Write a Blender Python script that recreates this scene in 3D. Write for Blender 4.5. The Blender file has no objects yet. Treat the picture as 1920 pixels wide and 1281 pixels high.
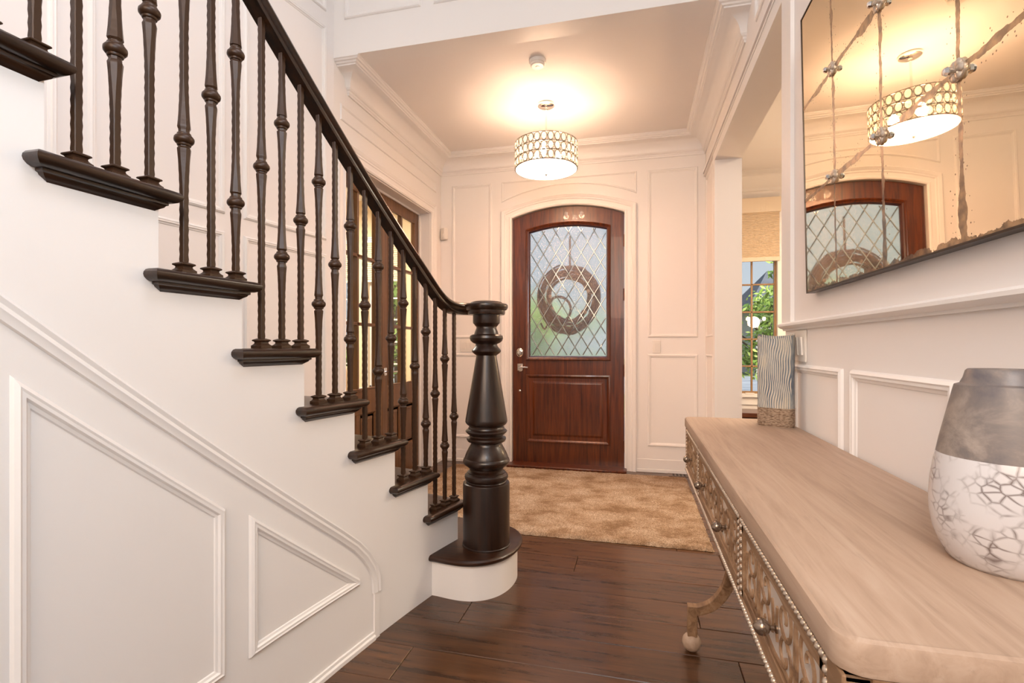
import bpy, bmesh, math, random
from mathutils import Vector, Matrix
random.seed(7)
PI = math.pi
SC = bpy.context.scene
COL = SC.collection

# ------------------------------------------------------------------ camera
CAMH, YAW, FPX, V0 = 1.14, math.atan(232/940), 940.0, 650.0
cam = bpy.data.objects.new('camera', bpy.data.cameras.new('camera'))
COL.objects.link(cam)
cam.location = (0, 0, CAMH)
cam.rotation_euler = (PI/2, 0, YAW)
cam.data.sensor_width = 36.0
cam.data.lens = 36.0*FPX/1920
cam.data.shift_y = (V0-640.5)/1920
cam.data.clip_start = 0.02
SC.camera = cam

# ------------------------------------------------------------------ view, world, main lights
SC.view_settings.view_transform = 'Standard'
SC.view_settings.look = 'None'
SC.view_settings.gamma = 1.0
SC.view_settings.exposure = 0.9
SC.view_settings.use_curve_mapping = False

W = bpy.data.worlds.new('sky'); SC.world = W; W.use_nodes = True
wn = W.node_tree.nodes; wl = W.node_tree.links
wn.clear()
w_out = wn.new('ShaderNodeOutputWorld'); w_bg = wn.new('ShaderNodeBackground')
w_ramp = wn.new('ShaderNodeValToRGB'); w_tc = wn.new('ShaderNodeTexCoord'); w_sep = wn.new('ShaderNodeSeparateXYZ')
wl.new(w_tc.outputs['Generated'], w_sep.inputs[0]); wl.new(w_sep.outputs['Z'], w_ramp.inputs[0])
w_ramp.color_ramp.elements[0].color = (0.68, 0.73, 0.76, 1)
w_ramp.color_ramp.elements[1].color = (0.30, 0.48, 0.78, 1)
w_ramp.color_ramp.elements[1].position = 0.7
wl.new(w_ramp.outputs[0], w_bg.inputs[0]); wl.new(w_bg.outputs[0], w_out.inputs[0])
w_bg.inputs[1].default_value = 0.54

def lamp(name, kind, loc, energy, color, size=None, rot=None, size_y=None, radius=None, spread=None):
    d = bpy.data.lights.new(name, kind); d.energy = energy; d.color = color
    if kind == 'AREA':
        d.shape = 'RECTANGLE' if size_y else 'SQUARE'
        d.size = size
        if size_y: d.size_y = size_y
        if spread: d.spread = spread
    if radius is not None: d.shadow_soft_size = radius
    o = bpy.data.objects.new(name, d); COL.objects.link(o); o.location = loc
    if rot: o.rotation_euler = rot
    return o

WARM = (1.0, 0.60, 0.31)
WARM2 = (1.0, 0.80, 0.62)
COOL = (0.86, 0.92, 1.0)
# warm fill light added behind the camera, in front of the rear wall
lamp('rear_warm_fill', 'AREA', (-0.70, -1.95, 2.3), 26, (1.0, 0.70, 0.48), 2.2, (math.radians(64), 0, 0), 2.6, spread=math.radians(95))
# unseen fill lights added in the hall: high side, overhead, behind the camera
lamp('high_side_fill', 'AREA', (0.55, 0.60, 3.6), 15, (0.92, 0.92, 1.0), 1.6, (0, math.radians(60), 0), 1.6, spread=math.radians(100))
lamp('hall_overhead_fill', 'AREA', (-0.40, 1.40, 5.35), 8, (1.0, 0.95, 0.95), 1.7, (0, 0, 0), 2.4)
lamp('rear_cool_fill', 'POINT', (0.1, -0.5, 2.3), 33, (0.66, 0.84, 1.0), radius=0.3)
# unseen overhead fill added in the dining room and study
lamp('dining_fill', 'AREA', (2.3, 3.8, 2.9), 50, (1.0, .84, .65), 1.2, (0, 0, 0))
lamp('late_daylight', 'SUN', (8, 4, 20), 4.5, (1.0, .95, .86), rot=(math.radians(38), math.radians(38), 0)).data.angle = .35  # soft sun added to brighten the trees outside
lamp('study_fill', 'AREA', (-3.6, 4.2, 2.85), 85, (1.0, .92, .80), 1.2, (0, 0, 0))
# the bulbs of the foyer pendant
PX, PY, PZB, PZT, PR = -0.673, 3.83, 2.505, 2.71, 0.24
for k in range(3):
    a = 2*PI*k/3 + .5
    lamp('pendant_bulb_light', 'POINT', (PX+.10*math.cos(a), PY+.10*math.sin(a), 2.60), 7, (1.0, .62, .40), radius=0.03)

# ------------------------------------------------------------------ mesh helpers
class MB:
    def __init__(s): s.v = []; s.f = []
    def add(s, vs, fs):
        n = len(s.v); s.v += [tuple(q) for q in vs]; s.f += [tuple(i+n for i in q) for q in fs]
        return s
    def box(s, x0, x1, y0, y1, z0, z1):
        vs = [(x, y, z) for z in (z0, z1) for y in (y0, y1) for x in (x0, x1)]
        return s.add(vs, [(0,2,3,1),(4,5,7,6),(0,1,5,4),(2,6,7,3),(0,4,6,2),(1,3,7,5)])
    def grid(s, pts, cu=False, cv=False):      # pts[i][j]
        n = len(pts); m = len(pts[0]); fs = []
        for i in range(n if cu else n-1):
            for j in range(m if cv else m-1):
                a, b = i, (i+1) % n; c, d = j, (j+1) % m
                fs.append((a*m+c, b*m+c, b*m+d, a*m+d))
        return s.add([p for r in pts for p in r], fs)
    def lathe(s, prof, cx, cy, n=40, z0=0, ox=1.0, oy=1.0, rot=0, cap=True):
        rings = []
        for r, z in prof:
            rings.append([(cx+ox*r*math.cos(2*PI*k/n+rot), cy+oy*r*math.sin(2*PI*k/n+rot), z0+z) for k in range(n)])
        s.grid(rings, cv=True)
        if cap:
            b = len(s.v)-n*len(rings)
            s.f.append(tuple(b+k for k in range(n))[::-1]); s.f.append(tuple(len(s.v)-n+k for k in range(n)))
        return s
    def sweep(s, path, prof, up=(0, 0, 1), closed=False, cap=True, plumb=False):
        up = Vector(up); P = [Vector(p) for p in path]; n = len(P); rings = []
        for i in range(n):
            a = P[(i-1) % n] if (closed or i > 0) else P[i]
            b = P[(i+1) % n] if (closed or i < n-1) else P[i]
            t = (b-a).normalized(); side = t.cross(up)
            side = side.normalized() if side.length > 1e-6 else Vector((1, 0, 0))
            u2 = up if plumb else side.cross(t).normalized()
            rings.append([tuple(P[i]+side*x+u2*y) for x, y in prof])
        s.grid(rings, cu=closed, cv=True)
        if cap and not closed:
            m = len(prof); b = len(s.v)-n*m
            s.f.append(tuple(b+k for k in range(m))[::-1]); s.f.append(tuple(len(s.v)-m+k for k in range(m)))
        return s
    def tube(s, path, r, n=8, closed=False):
        return s.sweep(path, [(r*math.cos(2*PI*k/n), r*math.sin(2*PI*k/n)) for k in range(n)], up=(0.013, 0.027, 1) if not closed else (0.01, 0.02, 1), closed=closed)
    def sphere(s, c, r, nu=10, nv=6, sx=1, sy=1, sz=1):
        rings = []
        for i in range(nv+1):
            t = PI*i/nv; rr = max(math.sin(t), 1e-3)*r
            rings.append([(c[0]+sx*rr*math.cos(2*PI*k/nu), c[1]+sy*rr*math.sin(2*PI*k/nu), c[2]-sz*r*math.cos(t)) for k in range(nu)])
        return s.grid(rings, cv=True)
    def layers(s, outs, cap=True):             # list of equal-length closed 3D outlines
        s.grid(outs, cv=True)
        if cap:
            m = len(outs[0]); b = len(s.v)-m*len(outs)
            s.f.append(tuple(b+k for k in range(m))[::-1]); s.f.append(tuple(len(s.v)-m+k for k in range(m)))
        return s
    def mould(s, poly, prof, mp, closed=True, sub=1):
        """moulding along 2-D polygon poly; prof = [(inset, height)]; mp(a, b, h) -> point"""
        n = len(poly)
        if closed:
            area = sum(poly[i][0]*poly[(i+1) % n][1]-poly[(i+1) % n][0]*poly[i][1] for i in range(n))
            if area < 0: poly = poly[::-1]
        def nrm(a, b):
            dx, dy = b[0]-a[0], b[1]-a[1]; l = math.hypot(dx, dy) or 1
            return (-dy/l, dx/l)
        mit = []
        for i in range(n):
            if closed or 0 < i < n-1:
                n1 = nrm(poly[(i-1) % n], poly[i]); n2 = nrm(poly[i], poly[(i+1) % n])
                k = 1+n1[0]*n2[0]+n1[1]*n2[1]; k = max(k, .15)
                mit.append(((n1[0]+n2[0])/k, (n1[1]+n2[1])/k))
            else:
                mit.append(nrm(poly[0], poly[1]) if i == 0 else nrm(poly[-2], poly[-1]))
        rings = []
        for i in range(n if closed else n-1):
            j = (i+1) % n
            for q in range(sub):
                t = q/sub
                a = (poly[i][0]*(1-t)+poly[j][0]*t, poly[i][1]*(1-t)+poly[j][1]*t)
                m = (mit[i][0]*(1-t)+mit[j][0]*t, mit[i][1]*(1-t)+mit[j][1]*t)
                rings.append([mp(a[0]+m[0]*o, a[1]+m[1]*o, h) for o, h in prof])
        if not closed:
            rings.append([mp(poly[-1][0]+mit[-1][0]*o, poly[-1][1]+mit[-1][1]*o, h) for o, h in prof])
        s.grid(rings, cu=closed)
        if not closed:
            m = len(prof); b = len(s.v)-m*len(rings)
            s.f.append(tuple(b+k for k in range(m))); s.f.append(tuple(len(s.v)-m+k for k in range(m)))
        return s
    def build(s, name, mat, parent=None, smooth=35, bevel=0, recalc=True):
        me = bpy.data.meshes.new(name); me.from_pydata(s.v, [], s.f)
        bm = bmesh.new(); bm.from_mesh(me)
        if recalc:
            bmesh.ops.recalc_face_normals(bm, faces=bm.faces)
        bm.to_mesh(me); bm.free()
        if smooth:
            me.polygons.foreach_set('use_smooth', [True]*len(me.polygons))
            me.set_sharp_from_angle(angle=math.radians(smooth))
        me.materials.append(mat)
        o = bpy.data.objects.new(name, me); COL.objects.link(o)
        if bevel:
            b = o.modifiers.new('bevel', 'BEVEL'); b.width = bevel; b.segments = 2; b.limit_method = 'ANGLE'; b.angle_limit = math.radians(50)
        if parent: o.parent = parent
        return o

def tag(o, label=None, cat=None, group=None, kind=None):
    if label: o['label'] = label
    if cat: o['category'] = cat
    if group: o['group'] = group
    if kind: o['kind'] = kind
    return o
def thing(name, label, cat, group=None, kind=None, loc=(0, 0, 0), rz=0):
    o = bpy.data.objects.new(name, None); COL.objects.link(o); o.location = loc; o.rotation_euler = (0, 0, rz)
    o.empty_display_size = 0.05
    return tag(o, label, cat, group, kind)
def struct(o, label, cat):
    return tag(o, label, cat, None, 'structure')
def copy_tree(o, parent=None):
    c = o.copy(); COL.objects.link(c)
    if parent: c.parent = parent
    for ch in list(o.children): copy_tree(ch, c)
    return c

# ------------------------------------------------------------------ materials
def rgb(r, g, b):
    def f(c):
        c /= 255.0
        return c/12.92 if c <= .04045 else ((c+.055)/1.055)**2.4
    return (f(r), f(g), f(b), 1)
def mat(name, color, rough=.5, metal=0.0, spec=.5, coat=0.0):
    m = bpy.data.materials.new(name); m.use_nodes = True
    p = m.node_tree.nodes['Principled BSDF']
    p.inputs['Base Color'].default_value = color; p.inputs['Roughness'].default_value = rough
    p.inputs['Metallic'].default_value = metal; p.inputs['Specular IOR Level'].default_value = spec
    p.inputs['Coat Weight'].default_value = coat
    return m
class N:
    """tiny node-graph helper"""
    def __init__(s, m): s.t = m.node_tree; s.p = s.t.nodes.get('Principled BSDF'); s.out = s.t.nodes['Material Output']
    def n(s, typ, **kw):
        q = s.t.nodes.new('ShaderNode'+typ)
        for k, v in kw.items(): setattr(q, k, v)
        return q
    def l(s, a, b): s.t.links.new(a, b)
    def coords(s, scale=(1, 1, 1), rot=(0, 0, 0), which='Object'):
        tc = s.n('TexCoord'); mp = s.n('Mapping'); mp.inputs['Scale'].default_value = scale; mp.inputs['Rotation'].default_value = rot
        s.l(tc.outputs[which], mp.inputs[0]); return mp.outputs[0]
    def noise(s, vec, scale, detail=4, rough=.5, dist=0):
        q = s.n('TexNoise'); q.inputs['Scale'].default_value = scale; q.inputs['Detail'].default_value = detail
        q.inputs['Roughness'].default_value = rough; q.inputs['Distortion'].default_value = dist
        s.l(vec, q.inputs['Vector']); return q.outputs[0]
    def ramp(s, fac, stops, interp='LINEAR'):
        q = s.n('ValToRGB'); cr = q.color_ramp; cr.interpolation = interp
        while len(cr.elements) < len(stops): cr.elements.new(.5)
        for e, (p, c) in zip(cr.elements, stops):
            e.position = p; e.color = c
        s.l(fac, q.inputs[0]); return q.outputs[0]
    def math(s, op, a, b=None, c=None):
        q = s.n('Math', operation=op)
        for i, v in enumerate((a, b, c)):
            if v is None: continue
            if isinstance(v, (int, float)): q.inputs[i].default_value = v
            else: s.l(v, q.inputs[i])
        return q.outputs[0]
    def mix(s, fac, a, b, blend='MIX'):
        q = s.n('Mix', data_type='RGBA', blend_type=blend)
        for sock, v in ((q.inputs[0], fac), (q.inputs[6], a), (q.inputs[7], b)):
            if isinstance(v, (int, float)): sock.default_value = v
            elif isinstance(v, tuple): sock.default_value = v
            else: s.l(v, sock)
        return q.outputs[2]
    def bump(s, h, strength=.2, dist=.01):
        q = s.n('Bump'); q.inputs['Strength'].default_value = strength; q.inputs['Distance'].default_value = dist
        s.l(h, q.inputs['Height']); return q.outputs[0]
    def base(s, c): s.l(c, s.p.inputs['Base Color'])
    def normal(s, c): s.l(c, s.p.inputs['Normal'])
    def rough(s, c): s.l(c, s.p.inputs['Roughness'])

def wood(name, dark, light, rough=.35, axis='z', scale=1.0, bump=.12, coat=0.15, contrast=(.35, .7)):
    m = mat(name, light, rough, coat=coat); g = N(m)
    k = 14*scale; lo = 0.9*scale
    sc = {'x': (lo, k, k), 'y': (k, lo, k), 'z': (k, k, lo)}[axis]
    v = g.coords(sc)
    n1 = g.noise(v, 3.0, 6, .6, .6)
    v2 = g.coords(tuple(q*6 if q > lo else q*3 for q in sc))
    n2 = g.noise(v2, 2.0, 2, .5)
    mix = g.math('ADD', g.math('MULTIPLY', n1, .75), g.math('MULTIPLY', n2, .25))
    g.base(g.ramp(mix, [(contrast[0], dark), (contrast[1], light)]))
    g.normal(g.bump(mix, bump, .004)); return m

M = {}
M['paint'] = mat('white_trim_paint', (0.85, 0.82, 0.79, 1), .42)
g = N(M['paint']); g.normal(g.bump(g.noise(g.coords((1, 1, 1)), 90, 2), .02, .002))
M['wall'] = mat('warm_white_wall_paint', (0.85, 0.81, 0.78, 1), .6)
g = N(M['wall']); g.normal(g.bump(g.noise(g.coords((1, 1, 1)), 120, 2), .03, .002))
M['ceil'] = mat('ceiling_paint', (0.86, 0.82, 0.79, 1), .8)
M['espresso'] = wood('espresso_stained_oak', rgb(24, 12, 6), rgb(66, 36, 16), .36, 'x', 1.0, .10, .1)
M['espresso_z'] = wood('espresso_turned_oak', rgb(19, 9, 4), rgb(48, 25, 11), .33, 'z', 1.0, .14, .12)
M['espresso_y'] = wood('espresso_rail_oak', rgb(18, 10, 5), rgb(58, 33, 16), .30, 'y', 1.0, .12, .2)
M['iron'] = mat('bronzed_iron', rgb(58, 37, 21), .38, .10, .4)
g = N(M['iron']); hv = g.noise(g.coords((1, 1, 1)), 55, 2); g.normal(g.bump(hv, .25, .004))
M['door'] = wood('mahogany_door', rgb(54, 19, 7), rgb(114, 54, 17), .32, 'z', .8, .05, .2)
M['french'] = wood('walnut_french_door', rgb(80, 50, 24), rgb(122, 82, 44), .36, 'z', .8, .05, .15)
M['nickel'] = mat('polished_nickel', (.82, .79, .74, 1), .12, 1.0)
M['ring'] = mat('crystal_ring_metal', (.34, .31, .27, 1), .25, .8)
M['chrome'] = mat('polished_chrome', (.88, .86, .83, 1), .08, 1.0)
M['pewter'] = mat('pewter_beads', rgb(206, 190, 172), .30, .75)
M['knob'] = mat('antique_pewter_knob', rgb(150, 132, 116), .24, .9)
M['black'] = mat('dark_slot', (.015, .012, .010, 1), .6)
M['plastic'] = mat('white_switch_plastic', (.80, .76, .70, 1), .35)
M['shade'] = mat('cream_cellular_shade', rgb(232, 214, 190), .8)

# floor planks: colour per board plus grain
M['floor'] = mat('dark_hardwood_planks', rgb(60, 36, 20), .24, coat=.12); g = N(M['floor'])
gi = g.n('NewGeometry'); rv = gi.outputs['Random Per Island']
v = g.coords((1.1, 16, 16))
off = g.n('VectorMath', operation='ADD'); cmb = g.n('CombineXYZ')
g.l(g.math('MULTIPLY', rv, 37.0), cmb.inputs[0]); g.l(g.math('MULTIPLY', rv, 91.0), cmb.inputs[1])
g.l(v, off.inputs[0]); g.l(cmb.outputs[0], off.inputs[1])
gr = g.noise(off.outputs[0], 2.2, 7, .62, .8)
cA = g.ramp(gr, [(.30, rgb(44, 26, 14)), (.72, rgb(92, 58, 32))])
cB = g.ramp(gr, [(.30, rgb(56, 34, 19)), (.72, rgb(110, 72, 42))])
g.base(g.mix(rv, cA, cB))
g.rough(g.math('ADD', g.math('MULTIPLY', gr, .18), .20))
g.normal(g.bump(gr, .10, .003))

# rug
M['rug'] = mat('mottled_beige_rug', rgb(196, 164, 128), .95, spec=.1); g = N(M['rug'])
b1 = g.noise(g.coords((1, 1.2, 1)), 4.6, 8, .66, .25)
b2 = g.noise(g.coords((1.6, .7, 1)), 48, 3, .6)
b3 = g.noise(g.coords((1, .6, 1)), 190, 2, .6)
c1 = g.ramp(b1, [(.36, rgb(150, 120, 92)), (.47, rgb(192, 164, 136)), (.58, rgb(214, 190, 164)), (.70, rgb(222, 200, 176))])
c2 = g.mix(g.math('MULTIPLY', g.ramp(b2, [(.35, (0, 0, 0, 1)), (.65, (1, 1, 1, 1))]), .38), c1, rgb(150, 122, 96))
c2 = g.mix(g.math('MULTIPLY', g.ramp(b3, [(.40, (0, 0, 0, 1)), (.62, (1, 1, 1, 1))]), .62), c2, rgb(112, 86, 62))
g.base(c2)
g.normal(g.bump(g.math('ADD', g.math('MULTIPLY', b3, .7), g.math('MULTIPLY', b2, .6)), .9, .02))

# weathered console oak
def weathered(name, a, b, c):
    m = mat(name, b, .55); g = N(m)
    n1 = g.noise(g.coords((16, 1.0, 16)), 2.2, 7, .62, .7)
    n2 = g.noise(g.coords((3, .8, 3)), 2.0, 4, .55, .3)
    n3 = g.noise(g.coords((60, 5, 60)), 2.0, 4, .6)
    col = g.ramp(n1, [(.30, a), (.52, b), (.75, c)])
    col = g.mix(g.math('MULTIPLY', n2, .40), col, a)
    col = g.mix(g.math('MULTIPLY', g.ramp(n3, [(.60, (0, 0, 0, 1)), (.74, (1, 1, 1, 1))]), .22), col, tuple(.45*q for q in a[:3])+(1,))
    g.base(col); g.normal(g.bump(n1, .15, .003)); return m
M['oak'] = weathered('weathered_grey_oak', rgb(162, 136, 115), rgb(182, 156, 134), rgb(196, 173, 153))
M['oak_d'] = weathered('distressed_oak_apron', rgb(104, 76, 52), rgb(158, 124, 92), rgb(194, 166, 136))
M['backing'] = mat('silvered_backing', rgb(236, 230, 222), .38, .55)

# glass
def pane_glass(name, tint=(.97, .98, .97, 1), refl=.10):
    m = bpy.data.materials.new(name); m.use_nodes = True; g = N(m); g.t.nodes.remove(g.p)
    tr = g.n('BsdfTransparent'); tr.inputs[0].default_value = tint
    gl = g.n('BsdfGlossy'); gl.inputs['Roughness'].default_value = .01
    mx = g.n('MixShader'); mx.inputs[0].default_value = refl
    fr = g.n('Fresnel'); fr.inputs[0].default_value = 1.5
    g.l(g.math('MULTIPLY', fr.outputs[0], refl/.04*.6), mx.inputs[0])
    g.l(tr.outputs[0], mx.inputs[1]); g.l(gl.outputs[0], mx.inputs[2]); g.l(mx.outputs[0], g.out.inputs[0]); return m
M['pane'] = pane_glass('clear_window_pane')
def rain_glass():
    m = bpy.data.materials.new('textured_door_glass'); m.use_nodes = True; g = N(m); g.t.nodes.remove(g.p)
    bm_ = g.bump(g.noise(g.coords((1, 1, 1)), 130, 2, .6), .75, .006)
    rf = g.n('BsdfRefraction'); rf.inputs['Color'].default_value = (.93, .96, .95, 1); rf.inputs['Roughness'].default_value = .16; rf.inputs['IOR'].default_value = 1.12
    tl = g.n('BsdfTranslucent'); tl.inputs['Color'].default_value = (.80, .86, .86, 1)
    gl = g.n('BsdfGlossy'); gl.inputs['Roughness'].default_value = .12
    for q in (rf, gl): g.l(bm_, q.inputs['Normal'])
    m1 = g.n('MixShader'); m1.inputs[0].default_value = .28
    g.l(rf.outputs[0], m1.inputs[1]); g.l(tl.outputs[0], m1.inputs[2])
    m2 = g.n('MixShader'); m2.inputs[0].default_value = .10
    g.l(m1.outputs[0], m2.inputs[1]); g.l(gl.outputs[0], m2.inputs[2]); g.l(m2.outputs[0], g.out.inputs[0]); return m
M['rain'] = rain_glass()
M['bevel'] = mat('bevelled_glass_came', (.60, .64, .61, 1), .05, .85)

def emit(name, color, strength):
    m = bpy.data.materials.new(name); m.use_nodes = True; g = N(m); g.t.nodes.remove(g.p)
    e = g.n('Emission'); e.inputs[0].default_value = color; e.inputs[1].default_value = strength
    g.l(e.outputs[0], g.out.inputs[0]); return m
M['bulb'] = emit('glowing_bulb', (1, .86, .68, 1), 34)
M['diffuser'] = emit('lit_opal_diffuser', (1, .54, .34, 1), 22)
M['globe'] = emit('lit_globe_bulb', (1, .78, .45, 1), 30)
def crystal():
    m = bpy.data.materials.new('cut_crystal'); m.use_nodes = True; g = N(m); g.t.nodes.remove(g.p)
    tr = g.n('BsdfTransparent'); tr.inputs[0].default_value = (.96, .94, .88, 1)
    tl = g.n('BsdfTranslucent'); tl.inputs[0].default_value = (.95, .93, .86, 1)
    gl = g.n('BsdfGlossy'); gl.inputs['Roughness'].default_value = .05
    m1 = g.n('MixShader'); m1.inputs[0].default_value = .10
    g.l(tr.outputs[0], m1.inputs[1]); g.l(tl.outputs[0], m1.inputs[2])
    m2 = g.n('MixShader'); m2.inputs[0].default_value = .14
    g.l(m1.outputs[0], m2.inputs[1]); g.l(gl.outputs[0], m2.inputs[2]); g.l(m2.outputs[0], g.out.inputs[0]); return m
M['crystal'] = crystal()

# ------------------------------------------------------------------ key dimensions
XL, XR, YB, YK, ZC, ZU = -1.90, 0.60, 4.72, 2.88, 3.017, 5.6
YREAR = -2.2
RISE = 0.189
def S(y): return 0.07618084*y*y-0.07223755*y-1.10153373          # stair stringer face in plan
def dS(y): return 2*0.07618084*y-0.07223755
def CW(y):                                                      # curved wall beside the stair
    t = 2.88-y
    return -1.9-.20*t+.03*t*t
PANEL = [(0, 0), (.003, .007), (.010, .012), (.014, .010), (.020, .010), (.024, .005), (.030, .003), (.032, 0)]
THIN = [(0, 0), (.002, .006), (.008, .009), (.014, .006), (.020, 0)]
def rect(a0, a1, b0, b1): return [(a0, b0), (a1, b0), (a1, b1), (a0, b1)]

# ================================================================== SETTING
# floor boards run across the hall
mb = MB(); row = 0
joints = {0: -.305, 2: .255, 3: -.71, 4: .36, 5: -.82}
for k in range(-18, 26):
    y1 = 2.735-.195*k; y0 = y1-.195
    if y1 > 6.0 or y0 < YREAR-.05: continue
    x = joints.get(k, random.uniform(-1.6, .6)); L = 1.55
    xs = [x+L*i for i in range(-4, 5)]
    xs = [-5.3]+[q for q in xs if -5.2 < q < 3.9]+[4.0]
    for a, b in zip(xs[:-1], xs[1:]):
        e = .0011; c = .0018
        top = [(a+e+c, y0+e+c), (b-e-c, y0+e+c), (b-e-c, y1-e-c), (a+e+c, y1-e-c)]
        bot = [(a+e, y0+e), (b-e, y0+e), (b-e, y1-e), (a+e, y1-e)]
        mb.add([(p[0], p[1], -.0020) for p in bot]+[(p[0], p[1], 0) for p in top]+[(p[0], p[1], -.012) for p in bot],
               [(4, 5, 6, 7), (0, 1, 5, 4), (1, 2, 6, 5), (2, 3, 7, 6), (3, 0, 4, 7), (8, 9, 1, 0), (9, 10, 2, 1), (10, 11, 3, 2), (11, 8, 0, 3)])
o = mb.build('floor', M['floor'], smooth=0); struct(o, 'dark brown hardwood plank floor running across the entrance hall', 'floor')
mb = MB().box(-5.3, 4.0, YREAR-.1, 6.0, -.10, -.011)
struct(mb.build('floor_base', M['black'], o, smooth=0), 'dark base under the floor boards', 'floor') ; bpy.data.objects['floor_base'].pop('category', None)

# back wall with the arched door opening
DX0, DX1, DZ0, DZM = -1.165, -0.10, 2.377, 2.474
DXC, DW = (DX0+DX1)/2, (DX1-DX0)/2
def arc(x0, x1, z0, zm, n=24):
    c = (x0+x1)/2; w = (x1-x0)/2; s_ = zm-z0; R = (w*w+s_*s_)/(2*s_)
    return [(x0+(x1-x0)*i/n, zm-R+math.sqrt(max(R*R-(x0+(x1-x0)*i/n-c)**2, 0))) for i in range(n+1)]
mb = MB(); T = .14
mb.box(-2.03, DX0, YB, YB+T, 0, ZC+.1).box(DX1, .78, YB, YB+T, 0, ZC+.1)
ar = arc(DX0, DX1, DZ0, DZM)
mb.grid([[(x, YB, z), (x, YB, ZC+.1), (x, YB+T, ZC+.1), (x, YB+T, z)] for x, z in ar], cv=True)
struct(mb.build('wall_back', M['paint']), 'white panelled wall around the arched front door', 'wall')
# left foyer wall with the french-door opening
mb = MB()
mb.box(-2.03, XL, YK, 2.995, 0, ZC).box(-2.03, XL, 4.44, YB, 0, ZC).box(-2.03, XL, 2.995, 4.44, 2.41, ZC)
struct(mb.build('wall_left', M['paint']), 'white foyer wall with french doors beside the stairs', 'wall')
# curved stair wall
mb = MB(); ys = [YK-(YK+2.2)*i/40 for i in range(41)]
mb.grid([[(CW(y), y, 0), (CW(y), y, ZU), (CW(y)-.12, y, ZU), (CW(y)-.12, y, 0)] for y in ys], cv=True)
struct(mb.build('wall_stair', M['wall']), 'curved white panelled wall behind the staircase', 'wall')
# right wall: solid near part, beam over the opening, far pilaster
mb = MB()
mb.box(XR, .78, YREAR, 2.277, 0, ZU)
mb.box(XR, .78, 2.277, 4.095, 2.567, ZU)
mb.box(XR, .78, 4.095, YB, 0, ZU)
struct(mb.build('wall_right', M['wall']), 'off-white wall under the mirror, opening to the dining room', 'wall')
# wall over the foyer, seen above the dropped ceiling
mb = MB().box(-2.03, XR, YK, YK+.14, ZC, ZU)
struct(mb.build('wall_upper', M['paint']), 'white panelled upper wall above the foyer ceiling edge', 'wall')
mb = MB().box(-2.03, .78, YK+.14, YB+.14, ZC, ZC+.06)
struct(mb.build('ceiling', M['ceil'], smooth=0), 'flat white foyer ceiling around the pendant lamp', 'ceiling')
mb = MB().box(-3.0, .78, YREAR-.1, YK+.14, ZU, ZU+.1)
struct(mb.build('ceiling_upper', M['ceil'], smooth=0), 'high ceiling of the two-storey stair hall', 'ceiling')
# unseen rear wall of the hall, left solid to keep the sun lamp out
mb = MB()
mb.box(-3.0, .78, YREAR-.12, YREAR, 0, ZU)
struct(mb.build('wall_rear', M['wall']), 'white end wall of the stair hall', 'wall')

# crown moulding of the foyer
CP = [(0, 2.845), (.010, 2.845), (.013, 2.857), (.018, 2.862), (.018, 2.872), (.028, 2.878), (.034, 2.888)]
for i in range(9):
    a = i/8*PI/2; CP.append((.034+.095*(1-math.cos(a)), 2.888+.085*math.sin(a)))
CP += [(.136, 2.975), (.136, 2.983), (.146, 2.986), (.152, 2.994), (.162, 2.997), (.168, 3.005), (.175, 3.008), (.175, 3.017)]
YE = 3.05
pathc = [(XL, YE), (XL, YE), (XL, YB), (XR, YB), (XR, YE), (XR, YE)]
rings = [[(XL, YE-p, z) for p, z in CP], [(XL+p, YE-p, z) for p, z in CP], [(XL+p, YB-p, z) for p, z in CP],
         [(XR-p, YB-p, z) for p, z in CP], [(XR-p, YE-p, z) for p, z in CP], [(XR, YE-p, z) for p, z in CP]]
mb = MB().grid(rings)
struct(mb.build('trim_1', M['paint'], smooth=25), 'deep white crown moulding around the foyer ceiling', 'moulding')

# panel mouldings -----------------------------------------------------
mpB = lambda a, b, h: (a, YB-h, b)
mb = MB()
for r in (rect(-1.780, -1.368, 1.222, 2.742), rect(.104, .536, 1.222, 2.742), rect(-1.780, -1.368, .236, 1.072), rect(.104, .536, .236, 1.072)):
    mb.mould(r, PANEL, mpB)
mb.mould([(-1.272, 2.745)]+arc(-1.272, .009, 2.540, 2.672)+[(.009, 2.745)], THIN, mpB)
struct(mb.build('trim_2', M['paint'], smooth=25), 'raised white panel mouldings on the front door wall', 'moulding')
# arched door casing
CAS = [(0, 0), (.0, .016), (.010, .022), (.020, .020), (.026, .014), (.055, .014), (.062, .020), (.072, .018), (.080, .024), (.098, .030), (.106, .024), (.106, 0)]
inner = [(DX0, 0), ]+arc(DX0, DX1, DZ0, DZM, 20)+[(DX1, 0)]
mb = MB().mould(inner, CAS, mpB, closed=False)
struct(mb.build('trim_3', M['paint'], smooth=25), 'white fluted casing around the arched front door', 'moulding')
# left foyer wall: casing, frieze panel
mpL = lambda a, b, h: (XL+h, a, b)
mb = MB().mould([(2.995, 0), (2.995, 2.41), (4.44, 2.41), (4.44, 0)], CAS, mpL, closed=False)
mb.mould(rect(2.95, 4.585, 2.645, 2.755), THIN, mpL)
mb.box(XL, XL+.020, 2.90, 4.54, 2.514, 2.54)
struct(mb.build('trim_4', M['paint'], smooth=25), 'white casing and frieze panel over the french doors', 'moulding')
# curved wall panels
mpC = lambda a, b, h: (CW(a)+h, a, b)
mb = MB()
for y0, y1 in ((2.235, 2.812), (1.53, 2.128), (.85, 1.43), (.15, .75)):
    for z0, z1 in ((.95, 1.727), (1.815, 3.175), (3.27, 4.6)):
        mb.mould(rect(y0, y1, z0 if z0 > 1 else max(.3, (2.75-y0)*.82+.25), z1), PANEL, mpC, sub=5)
struct(mb.build('trim_5', M['paint'], smooth=25), 'panel mouldings on the curved wall behind the balusters', 'moulding')
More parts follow.
